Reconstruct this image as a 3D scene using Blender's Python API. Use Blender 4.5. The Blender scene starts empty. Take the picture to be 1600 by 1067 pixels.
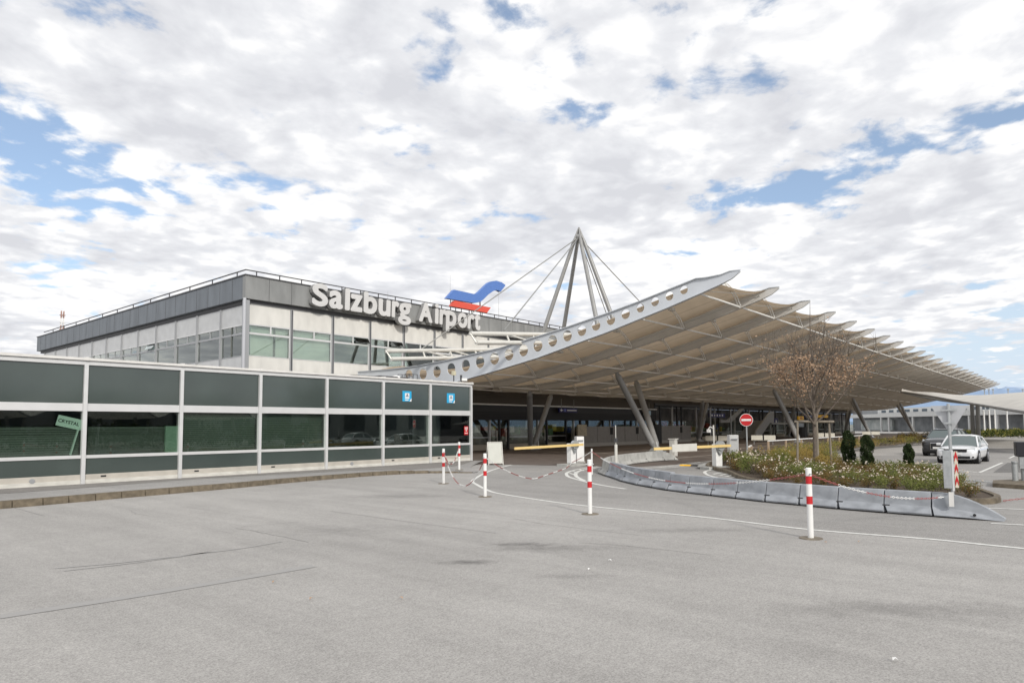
import bpy, bmesh, math, random
import numpy as np
from mathutils import Vector, Matrix
R = math.radians
scene = bpy.context.scene
COL = scene.collection
random.seed(7)

# ---------------------------------------------------------------- camera
EYE = 2.0
F, PX0, PY0 = 1055.0, 800.0, 597.0
CAMX = np.array([0.6504092, -0.75955378, -0.00677666])
CAMY = np.array([-0.04563645, -0.04798101, 0.99780516])
CAMZ = np.array([-0.75821183, -0.6486724, -0.06587062])
_x = CAMX / np.linalg.norm(CAMX)
_y = CAMY - _x * (_x @ CAMY); _y /= np.linalg.norm(_y)
_z = np.cross(_x, _y)
cam_d = bpy.data.cameras.new('camera')
cam = bpy.data.objects.new('camera', cam_d); COL.objects.link(cam)
cam.matrix_world = Matrix(((_x[0], _y[0], _z[0], 0), (_x[1], _y[1], _z[1], 0), (_x[2], _y[2], _z[2], EYE), (0, 0, 0, 1)))
cam_d.sensor_width = 36; cam_d.lens = F / 1600 * 36
cam_d.shift_y = (PY0 - 533.5) / 1600
cam_d.clip_start = .05; cam_d.clip_end = 40000
scene.camera = cam
# rays of the surveyed photo: pixel -> point on a plane of the site (metres)
WX = np.array([CAMX[0], CAMY[0], CAMZ[0]]); WY = np.array([CAMX[1], CAMY[1], CAMZ[1]]); WZ = np.array([CAMX[2], CAMY[2], CAMZ[2]])
def ray(px, py):
    d = np.array([px - PX0, -(py - PY0), -F]); return np.array([WX @ d, WY @ d, WZ @ d])
def G(px, py, z=0.0):
    d = ray(px, py); t = (z - EYE) / d[2]; return (float(d[0] * t), float(d[1] * t), z)
def PX(px, py, x):
    d = ray(px, py); t = x / d[0]; return (x, float(d[1] * t), float(EYE + d[2] * t))
def PY(px, py, y):
    d = ray(px, py); t = y / d[1]; return (float(d[0] * t), y, float(EYE + d[2] * t))
def PD(px, py, dist):
    d = ray(px, py); t = dist / math.hypot(d[0], d[1]); return (float(d[0] * t), float(d[1] * t), float(EYE + d[2] * t))

# ---------------------------------------------------------------- light
SUN_EL, SUN_AZ = R(30), R(-118)          # azimuth of the sun measured from +X towards +Y
sun_dir = Vector((math.cos(SUN_EL) * math.cos(SUN_AZ), math.cos(SUN_EL) * math.sin(SUN_AZ), math.sin(SUN_EL)))
ld = bpy.data.lights.new('sun', 'SUN'); ld.energy = 2.5; ld.angle = R(6); ld.color = (1.0, .95, .87)
lo = bpy.data.objects.new('sun', ld); COL.objects.link(lo)
lo.rotation_euler = sun_dir.to_track_quat('Z', 'Y').to_euler(); lo.location = (0, 0, 60)
scene.view_settings.view_transform = 'Standard'; scene.view_settings.look = 'None'
scene.view_settings.exposure = 0.06; scene.view_settings.gamma = 1

def build_world():
    w = bpy.data.worlds.new("World"); scene.world = w; w.use_nodes = True
    nt = w.node_tree; N = nt.nodes; L = nt.links; N.clear()
    def nd(t, **k):
        n = N.new(t)
        for a, b in k.items(): setattr(n, a, b)
        return n
    def val(s, v):
        if isinstance(v, (int, float)): s.default_value = v
        else: L.new(v, s)
    def m(op, a, b=None, c=None, clamp=False):
        n = nd('ShaderNodeMath', operation=op, use_clamp=clamp); val(n.inputs[0], a)
        if b is not None: val(n.inputs[1], b)
        if c is not None: val(n.inputs[2], c)
        return n.outputs[0]
    def ss(x, a, b):
        n = nd('ShaderNodeMapRange', interpolation_type='SMOOTHSTEP'); val(n.inputs[0], x); n.inputs[1].default_value = a; n.inputs[2].default_value = b
        return n.outputs[0]
    tc = nd('ShaderNodeTexCoord'); sep = nd('ShaderNodeSeparateXYZ'); L.new(tc.outputs['Generated'], sep.inputs[0])
    z = m('MAXIMUM', sep.outputs[2], 0.0); zz = m('ADD', z, .11)
    u = m('DIVIDE', sep.outputs[0], zz); v = m('DIVIDE', sep.outputs[1], zz)
    cb = nd('ShaderNodeCombineXYZ'); L.new(u, cb.inputs[0]); L.new(v, cb.inputs[1])
    def noise(scale, detail, rough, dist=0.0, off=(0, 0, 0), src=None, lac=2.0):
        mp = nd('ShaderNodeMapping'); L.new(src or cb.outputs[0], mp.inputs[0]); mp.inputs['Location'].default_value = off
        n = nd('ShaderNodeTexNoise'); L.new(mp.outputs[0], n.inputs['Vector'])
        n.inputs['Scale'].default_value = scale; n.inputs['Detail'].default_value = detail
        n.inputs['Roughness'].default_value = rough; n.inputs['Distortion'].default_value = dist
        return n.outputs[0]
    big = noise(.95, 3, .5, .3, (3.1, 1.7, 0)); mid = noise(3.4, 7, .6, .35, (7.3, 2.2, 0)); fine = noise(11, 5, .6, .2, (1.3, 9.2, 0))
    wv = nd('ShaderNodeVectorMath', operation='ADD'); nz = nd('ShaderNodeTexNoise'); L.new(cb.outputs[0], nz.inputs['Vector']); nz.inputs['Scale'].default_value = 3.0; nz.inputs['Detail'].default_value = 5
    sv = nd('ShaderNodeVectorMath', operation='SCALE'); L.new(nz.outputs['Color'], sv.inputs[0]); sv.inputs['Scale'].default_value = .42; L.new(cb.outputs[0], wv.inputs[0]); L.new(sv.outputs[0], wv.inputs[1])
    vo = nd('ShaderNodeTexVoronoi', feature='SMOOTH_F1'); L.new(wv.outputs[0], vo.inputs['Vector']); vo.inputs['Scale'].default_value = 8.5; vo.inputs['Smoothness'].default_value = .6
    cellv = m('SUBTRACT', .5, vo.outputs['Distance'])
    dens = m('ADD', m('MULTIPLY', cellv, .34), m('ADD', m('MULTIPLY', big, .8), m('ADD', m('MULTIPLY', mid, 1.12), m('MULTIPLY', fine, .42))))
    # openings in the cloud deck: (pixel of the photo it lies behind, radius in deck units, depth)
    holes = [((40, 255), .50, .40), ((95, 225), .25, .16), ((692, 122), .10, .42), ((870, 90), .10, .14), ((1195, 148), .10, .12), ((1212, 122), .06, .1), ((1400, 215), .28, .20), ((1470, 200), .25, .2),
             ((1200, 300), .30, .26), ((1120, 318), .2, .22), ((1050, 285), .15, .2), ((1275, 285), .25, .25), ((1390, 455), .7, .13), ((330, 285), .3, .14), ((480, 70), .1, .2), ((1590, 170), .12, .3), ((790, 340), .25, .2), ((930, 320), .2, .18),
             ((1585, 585), 2.6, .50), ((1500, 560), 1.0, .15), ((650, 380), .4, .16), ((20, 330), .7, .24), ((1440, 250), .3, .15), ((20, 440), .9, .16)]
    for (hx, hy), rad, dep in holes:
        d = ray(hx, hy); d = d / np.linalg.norm(d); k = d[2] + .11; hu, hv = float(d[0] / k), float(d[1] / k)
        vd = nd('ShaderNodeVectorMath', operation='DISTANCE'); L.new(cb.outputs[0], vd.inputs[0]); vd.inputs[1].default_value = (hu, hv, 0)
        g = ss(vd.outputs['Value'], rad * 1.25, 0.0)
        dens = m('SUBTRACT', dens, m('MULTIPLY', g, dep * .72))
    cover = ss(dens, .80, 1.01)
    cover = m('MULTIPLY', cover, ss(sep.outputs[2], -.02, .05))
    # cloud shading: bright puffs, greyer thick bellies, streaked by the cell noise
    belly = noise(1.2, 6, .58, .5, (11.0, 4.0, 0)); puff = noise(5.2, 6, .56, .35, (7.3, 2.2, 0)); cell = noise(15, 4, .55, .2, (1.3, 9.2, 0))
    sh = m('ADD', m('MULTIPLY', cellv, .15), m('ADD', m('MULTIPLY', belly, .56), m('ADD', m('MULTIPLY', puff, .38), m('MULTIPLY', cell, .09))))
    ramp = nd('ShaderNodeValToRGB'); L.new(sh, ramp.inputs[0])
    e = ramp.color_ramp.elements
    e[0].position = .40; e[0].color = (.69, .70, .74, 1); e[1].position = .60; e[1].color = (1.06, 1.05, 1.03, 1)
    x = ramp.color_ramp.elements.new(.50); x.color = (.83, .84, .87, 1)
    x = ramp.color_ramp.elements.new(.545); x.color = (.96, .96, .97, 1)
    sky = nd('ShaderNodeTexSky', sky_type='NISHITA', sun_disc=False, sun_elevation=SUN_EL, sun_rotation=math.pi / 2 - SUN_AZ)
    sky.altitude = 400; sky.air_density = 1.0; sky.dust_density = .8; sky.ozone_density = 1.5
    sc = nd('ShaderNodeVectorMath', operation='SCALE'); L.new(sky.outputs[0], sc.inputs[0]); sc.inputs['Scale'].default_value = .15
    # pale humid air low over the horizon
    hz = nd('ShaderNodeMixRGB'); L.new(m('MAXIMUM', ss(sep.outputs[2], .34, .0), .22), hz.inputs[0]); L.new(sc.outputs[0], hz.inputs[1]); hz.inputs[2].default_value = (.66, .76, .88, 1)
    mix = nd('ShaderNodeMixRGB'); L.new(cover, mix.inputs[0]); L.new(hz.outputs[0], mix.inputs[1]); L.new(ramp.outputs[0], mix.inputs[2])
    bg = nd('ShaderNodeBackground'); L.new(mix.outputs[0], bg.inputs[0]); bg.inputs[1].default_value = 1.0
    out = nd('ShaderNodeOutputWorld'); L.new(bg.outputs[0], out.inputs[0])
build_world()

# ---------------------------------------------------------------- materials
def s2l(c):
    return tuple((x / 12.92 if x <= .04045 else ((x + .055) / 1.055) ** 2.4) for x in [y / 255 for y in c]) + (1,)
MATS = {}
def mat(name, col, rough=.6, metal=0.0, var=0.0, vscale=3.0, bump=0.0, bscale=40.0, spec=.5, detail=5, stretch=None, var2=None, coat=0.0):
    if name in MATS: return MATS[name]
    m = bpy.data.materials.new(name); m.use_nodes = True; nt = m.node_tree; b = nt.nodes['Principled BSDF']
    c = tuple(col) + (1,) if len(col) == 3 else tuple(col)
    b.inputs['Roughness'].default_value = rough; b.inputs['Metallic'].default_value = metal
    b.inputs['Specular IOR Level'].default_value = spec; b.inputs['Coat Weight'].default_value = coat
    if var or bump:
        tc = nt.nodes.new('ShaderNodeTexCoord'); mp = nt.nodes.new('ShaderNodeMapping'); nt.links.new(tc.outputs['Object'], mp.inputs[0])
        if stretch: mp.inputs['Scale'].default_value = stretch
    if var:
        n = nt.nodes.new('ShaderNodeTexNoise'); n.inputs['Scale'].default_value = vscale; n.inputs['Detail'].default_value = detail
        nt.links.new(mp.outputs[0], n.inputs['Vector'])
        r = nt.nodes.new('ShaderNodeValToRGB'); nt.links.new(n.outputs[0], r.inputs[0])
        lo_ = var2 or tuple(x * (1 - var) for x in c[:3])
        r.color_ramp.elements[0].position = .3; r.color_ramp.elements[0].color = tuple(lo_[:3]) + (1,)
        r.color_ramp.elements[1].position = .7; r.color_ramp.elements[1].color = tuple(min(1, x * (1 + var * .4)) for x in c[:3]) + (1,)
        nt.links.new(r.outputs[0], b.inputs['Base Color'])
    else: b.inputs['Base Color'].default_value = c
    if bump:
        n2 = nt.nodes.new('ShaderNodeTexNoise'); n2.inputs['Scale'].default_value = bscale; n2.inputs['Detail'].default_value = 4
        nt.links.new(mp.outputs[0], n2.inputs['Vector'])
        bp = nt.nodes.new('ShaderNodeBump'); bp.inputs['Strength'].default_value = bump; bp.inputs['Distance'].default_value = .02
        nt.links.new(n2.outputs[0], bp.inputs['Height']); nt.links.new(bp.outputs[0], b.inputs['Normal'])
    MATS[name] = m; return m
def glass_mat(name, tint, ior=1.5, refl=1.0, wob=.0):
    m = bpy.data.materials.new(name); m.use_nodes = True; nt = m.node_tree; N = nt.nodes; L = nt.links; N.clear()
    o = N.new('ShaderNodeOutputMaterial'); mx = N.new('ShaderNodeMixShader'); t = N.new('ShaderNodeBsdfTransparent'); g = N.new('ShaderNodeBsdfGlossy')
    fr = N.new('ShaderNodeFresnel'); fr.inputs[0].default_value = ior
    mul = N.new('ShaderNodeMath'); mul.operation = 'MULTIPLY'; mul.use_clamp = True; L.new(fr.outputs[0], mul.inputs[0]); mul.inputs[1].default_value = refl
    t.inputs[0].default_value = tuple(tint) + (1,); g.inputs['Roughness'].default_value = .01; g.inputs[0].default_value = (.95, 1, .97, 1)
    L.new(mul.outputs[0], mx.inputs[0]); L.new(t.outputs[0], mx.inputs[1]); L.new(g.outputs[0], mx.inputs[2]); L.new(mx.outputs[0], o.inputs[0])
    if wob:
        tc = N.new('ShaderNodeTexCoord'); n = N.new('ShaderNodeTexNoise'); n.inputs['Scale'].default_value = .7; n.inputs['Detail'].default_value = 1
        L.new(tc.outputs['Object'], n.inputs['Vector']); bp = N.new('ShaderNodeBump'); bp.inputs['Strength'].default_value = wob; bp.inputs['Distance'].default_value = .05
        L.new(n.outputs[0], bp.inputs['Height']); L.new(bp.outputs[0], g.inputs['Normal'])
    return m

def asphalt_mat(name, base, stains=True, dark=1.0):
    m = bpy.data.materials.new(name); m.use_nodes = True; nt = m.node_tree; N = nt.nodes; L = nt.links; b = N['Principled BSDF']
    tc = N.new('ShaderNodeTexCoord')
    def noise(s, d=4, r=.6, off=(0, 0, 0), sc=(1, 1, 1), dist=0):
        mp = N.new('ShaderNodeMapping'); L.new(tc.outputs['Object'], mp.inputs[0]); mp.inputs['Location'].default_value = off; mp.inputs['Scale'].default_value = sc
        n = N.new('ShaderNodeTexNoise'); L.new(mp.outputs[0], n.inputs['Vector']); n.inputs['Scale'].default_value = s; n.inputs['Detail'].default_value = d; n.inputs['Roughness'].default_value = r; n.inputs['Distortion'].default_value = dist
        return n.outputs[0]
    def mr(x, a, b_, c, d):
        n = N.new('ShaderNodeMapRange'); L.new(x, n.inputs[0]); n.inputs[1].default_value = a; n.inputs[2].default_value = b_; n.inputs[3].default_value = c; n.inputs[4].default_value = d
        return n.outputs[0]
    def mul(a, c):
        n = N.new('ShaderNodeMath'); n.operation = 'MULTIPLY'; L.new(a, n.inputs[0]); L.new(c, n.inputs[1]); return n.outputs[0]
    k = mul(mr(noise(48, 4, .85), .38, .62, .72, 1.27), mr(noise(.16, 6, .65), .32, .68, .88, 1.09))
    k = mul(k, mr(noise(15, 4, .8, (4, 4, 0)), .35, .65, .88, 1.11))
    k = mul(k, mr(noise(1.0, 4, .6, (2, 8, 0), (1.5, .10, 1)), .35, .65, .93, 1.06))
    k = mul(k, mr(noise(4.5, 5, .75, (9, 4, 0)), .3, .7, .93, 1.06))
    k = mul(k, mr(noise(1.1, 6, .65, (5, 3, 0), (1, .35, 1)), .3, .72, .93, 1.05))
    if stains:   # oil stains and rubber marks lying on the forecourt
        for (sx, sy), (rx, ry), dep in STAINS:
            mp = N.new('ShaderNodeMapping'); mp.vector_type = 'TEXTURE'; L.new(tc.outputs['Object'], mp.inputs[0])
            mp.inputs['Location'].default_value = (sx, sy, 0); mp.inputs['Scale'].default_value = (rx, ry, 1); mp.inputs['Rotation'].default_value = (0, 0, R(-49)); dep = min(.55, dep * 1.45)
            ln = N.new('ShaderNodeVectorMath'); ln.operation = 'LENGTH'; L.new(mp.outputs[0], ln.inputs[0])
            ad = N.new('ShaderNodeMath'); ad.operation = 'ADD'; L.new(ln.outputs['Value'], ad.inputs[0]); L.new(mr(noise(3.2, 7, .75, (sx, 0, 0)), .2, .8, -.8, .8), ad.inputs[1])
            k = mul(k, mr(ad.outputs[0], .0, 1.2, 1 - dep, 1.0))
    col = N.new('ShaderNodeMixRGB'); col.blend_type = 'MULTIPLY'; col.inputs[0].default_value = 1; col.inputs[1].default_value = tuple(base) + (1,)
    L.new(k, col.inputs[2])
    fl = N.new('ShaderNodeTexVoronoi'); fl.inputs['Scale'].default_value = 70; L.new(tc.outputs['Object'], fl.inputs['Vector'])
    speck = mr(fl.outputs['Distance'], .05, .16, 1.0, 0.0)
    mx = N.new('ShaderNodeMixRGB'); L.new(mul(speck, mr(noise(23, 2), .5, .62, 0, .55)), mx.inputs[0]); L.new(col.outputs[0], mx.inputs[1]); mx.inputs[2].default_value = (.62, .60, .57, 1)
    L.new(mx.outputs[0], b.inputs['Base Color']); b.inputs['Roughness'].default_value = .88; b.inputs['Specular IOR Level'].default_value = .3
    bp = N.new('ShaderNodeBump'); bp.inputs['Strength'].default_value = .35; bp.inputs['Distance'].default_value = .01
    L.new(noise(110, 3, .7), bp.inputs['Height']); L.new(bp.outputs[0], b.inputs['Normal'])
    MATS[name] = m; return m
STAINS = [(G(820, 850)[:2], (.55, .2), .35), (G(860, 856)[:2], (1.3, .32), .22), (G(735, 878)[:2], (.45, .18), .38), (G(895, 900)[:2], (.5, .16), .16), (G(1090, 828)[:2], (1.9, .35), .16),
          (G(1330, 950)[:2], (1.1, .3), .14), (G(540, 828)[:2], (1.7, .7), .12), (G(620, 775)[:2], (1.6, .6), .2), (G(1520, 955)[:2], (1.6, .5), .14), (G(1180, 720)[:2], (1, 1), .02)]

M_ASPH = asphalt_mat('asphalt', (.368, .356, .341))
M_ROAD = asphalt_mat('road_asphalt', (.310, .300, .288), stains=False)
M_WALK = asphalt_mat('sidewalk_asphalt', (.335, .325, .315), stains=False)
M_STRIP = asphalt_mat('sidewalk_strip', (.235, .22, .21), stains=False)
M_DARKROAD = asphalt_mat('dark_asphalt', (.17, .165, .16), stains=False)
M_LINE = mat('road_paint', (.70, .70, .67), .7, var=.22, vscale=9)
M_PAVE = mat('red_brown_paving', (.135, .108, .092), .8, var=.3, vscale=1.6, bump=.2, bscale=20)
M_PAVEL = mat('pale_paving', (.28, .25, .22), .8, var=.2, vscale=2)
M_KERB = mat('kerb_stone', (.17, .14, .10), .85, var=.45, vscale=5, bump=.4, bscale=25)
M_KERBT = mat('kerb_granite', (.42, .41, .39), .85, var=.25, vscale=6, bump=.3)
M_CONC = mat('barrier_concrete', (.34, .36, .39), .85, var=.30, vscale=2.6, bump=.3, bscale=60, stretch=(1, 1, 1.6))
M_CONCL = mat('pale_concrete', (.42, .42, .40), .85, var=.25, vscale=3.0, bump=.3, bscale=60)
M_ALU = mat('annex_aluminium', (.66, .665, .67), .42, metal=.25, var=.06, vscale=2)
M_ALUS = mat('coping_aluminium', (.68, .67, .65), .5, var=.12, vscale=3)
M_BASE = mat('base_panel', (.63, .62, .575), .6, var=.18, vscale=2.5, stretch=(1, 1, 3))
M_BASE2 = mat('base_panel_upper', (.5, .47, .42), .6, var=.15, vscale=2.5)
M_SPAN = mat('green_spandrel_glass', (.056, .075, .070), .10, var=.16, vscale=.6, spec=.8)
M_PANE = glass_mat('annex_glass', (.78, .83, .80), 1.45, 1.5, .03)
M_BLIND = None
M_FASC = mat('fascia_sheet_shaded', (.165, .185, .21), .55, metal=.1, var=.22, vscale=1.3, stretch=(1, 1, .25))  # shade of the left side put into a darker, bluer fascia colour
M_FASCR = mat('fascia_sheet_lit_weathered', (.255, .262, .262), .6, var=.28, vscale=1.1, stretch=(1, 1, .3))  # lighter fascia copy for the sunlit side, with weathering
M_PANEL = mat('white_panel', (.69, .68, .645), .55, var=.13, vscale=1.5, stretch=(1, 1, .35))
M_PANELL = mat('white_panel_shaded', (.52, .53, .54), .45, var=.1, vscale=1.5)  # greyer copy of the white panel, left facade's shade in its colour
M_MULL = mat('grey_mullion', (.36, .37, .385), .45, metal=.3)
M_MULLD = mat('dark_mullion', (.06, .06, .065), .5)
M_TGLASS = glass_mat('office_glass', (.90, .95, .92), 1.5, 2.4, .02)
M_DARK = mat('dark_interior', (.02, .021, .022), .8)
M_BLACK = mat('black_fascia', (.016, .016, .017), .55)
M_ROOF = mat('roof_gravel', (.3, .29, .28), .9, var=.2)
M_WHITE = mat('white_paint', (.78, .78, .77), .45, var=.06, vscale=3)
M_LETTER = mat('letter_face', (.60, .60, .60), .5, var=.06, vscale=1)
M_LETTERS = mat('letter_side', (.27, .27, .27), .6)
M_STEELW = mat('white_steel', (.60, .63, .67), .42, metal=.1, var=.07, vscale=.8)
M_STEELG = mat('grey_steel', (.30, .302, .30), .45, metal=.15, var=.10, vscale=1.2)
M_STEELL = mat('light_steel', (.64, .63, .59), .4, metal=.1, var=.08)
M_ROD = mat('white_rod', (.86, .855, .83), .4)
M_GIRD = mat('girder_grey', (.60, .585, .555), .5, var=.08, vscale=.8)
M_GALV = mat('galvanised', (.45, .47, .48), .4, metal=.5, var=.15, vscale=12)
M_CABLE = mat('steel_cable', (.28, .28, .27), .4, metal=.4)
M_RED = mat('signal_red', s2l((190, 32, 38))[:3], .45)
M_REDD = mat('dark_red', s2l((158, 84, 82))[:3], .5)
M_BLUE = mat('logo_blue', s2l((84, 122, 192))[:3], .4, var=.05)
M_ORANGE = mat('logo_red', s2l((215, 84, 66))[:3], .45, var=.06)
M_YEL = mat('boom_yellow', s2l((222, 194, 130))[:3], .5)
M_SYEL = mat('sign_yellow', s2l((245, 190, 20))[:3], .5)
M_NAVY = mat('sign_navy', s2l((30, 30, 95))[:3], .5)
M_CYAN = mat('sticker_cyan', s2l((40, 165, 215))[:3], .4)
M_RUB = mat('rubber', (.018, .018, .019), .85)
M_WOOD = mat('weathered_wood', (.26, .225, .18), .85, var=.3, vscale=12, stretch=(1, 1, .15))
M_BARK = mat('bark', (.17, .14, .115), .9, var=.4, vscale=9)
M_SOIL = mat('soil', (.09, .065, .045), .95, var=.4, vscale=4, bump=.5)
M_MOUNT = None

def membrane_mat(name, col, trans=.35, seam=True):
    m = bpy.data.materials.new(name); m.use_nodes = True; nt = m.node_tree; N = nt.nodes; L = nt.links; N.clear()
    o = N.new('ShaderNodeOutputMaterial'); mx = N.new('ShaderNodeMixShader'); d = N.new('ShaderNodeBsdfDiffuse'); t = N.new('ShaderNodeBsdfTranslucent')
    tc = N.new('ShaderNodeTexCoord'); n = N.new('ShaderNodeTexNoise'); n.inputs['Scale'].default_value = .9; n.inputs['Detail'].default_value = 5; L.new(tc.outputs['Object'], n.inputs['Vector'])
    r = N.new('ShaderNodeValToRGB'); L.new(n.outputs[0], r.inputs[0]); r.color_ramp.elements[0].position = .3; r.color_ramp.elements[1].position = .7
    r.color_ramp.elements[0].color = tuple(x * .86 for x in col) + (1,); r.color_ramp.elements[1].color = tuple(col) + (1,)
    last = r.outputs[0]
    if seam:
        sp = N.new('ShaderNodeSeparateXYZ'); L.new(tc.outputs['Object'], sp.inputs[0])
        f = N.new('ShaderNodeMath'); f.operation = 'PINGPONG'; L.new(sp.outputs[0], f.inputs[0]); f.inputs[1].default_value = .6875
        g = N.new('ShaderNodeMapRange'); L.new(f.outputs[0], g.inputs[0]); g.inputs[1].default_value = .012; g.inputs[2].default_value = .035; g.inputs[3].default_value = .72; g.inputs[4].default_value = 1
        mm = N.new('ShaderNodeMixRGB'); mm.blend_type = 'MULTIPLY'; mm.inputs[0].default_value = 1; L.new(last, mm.inputs[1]); L.new(g.outputs[0], mm.inputs[2]); last = mm.outputs[0]
    L.new(last, d.inputs[0]); L.new(last, t.inputs[0]); mx.inputs[0].default_value = trans
    L.new(d.outputs[0], mx.inputs[1]); L.new(t.outputs[0], mx.inputs[2]); L.new(mx.outputs[0], o.inputs[0]); return m
M_MEMB = membrane_mat('canopy_membrane', (.55, .445, .325), .40)
M_MEMB2 = membrane_mat('pale_membrane', (.74, .72, .68), .25, False)

def leaf_mat(name, c1, c2, tr=.25):
    m = bpy.data.materials.new(name); m.use_nodes = True; nt = m.node_tree; N = nt.nodes; L = nt.links; N.clear()
    o = N.new('ShaderNodeOutputMaterial'); mx = N.new('ShaderNodeMixShader'); d = N.new('ShaderNodeBsdfDiffuse'); t = N.new('ShaderNodeBsdfTranslucent')
    g = N.new('ShaderNodeNewGeometry'); r = N.new('ShaderNodeMixRGB'); L.new(g.outputs['Random Per Island'], r.inputs[0]); r.inputs[1].default_value = tuple(c1) + (1,); r.inputs[2].default_value = tuple(c2) + (1,)
    L.new(r.outputs[0], d.inputs[0]); L.new(r.outputs[0], t.inputs[0]); mx.inputs[0].default_value = tr
    L.new(d.outputs[0], mx.inputs[1]); L.new(t.outputs[0], mx.inputs[2]); L.new(mx.outputs[0], o.inputs[0]); return m
M_LROSE = leaf_mat('rose_leaves', (.10, .135, .04), (.27, .28, .10))
M_LROSE2 = leaf_mat('rose_leaves_reddish', (.10, .12, .04), (.26, .15, .07))
M_PETAL = leaf_mat('rose_petals', (.80, .68, .58), (.85, .82, .74), .2)
M_YEW = leaf_mat('yew_needles', (.022, .036, .016), (.065, .088, .040), .15)
M_HEATH = leaf_mat('heath_leaves', (.26, .22, .06), (.46, .32, .12))
M_HEATHG = leaf_mat('heath_green', (.15, .17, .05), (.36, .32, .10))
M_BROWNL = leaf_mat('autumn_leaves', (.34, .22, .14), (.56, .41, .30))
M_HEDGE = leaf_mat('hedge_leaves', (.03, .05, .018), (.08, .10, .035), .1)
M_TREEG = leaf_mat('tree_leaves', (.03, .045, .02), (.07, .08, .03), .1)

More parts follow.
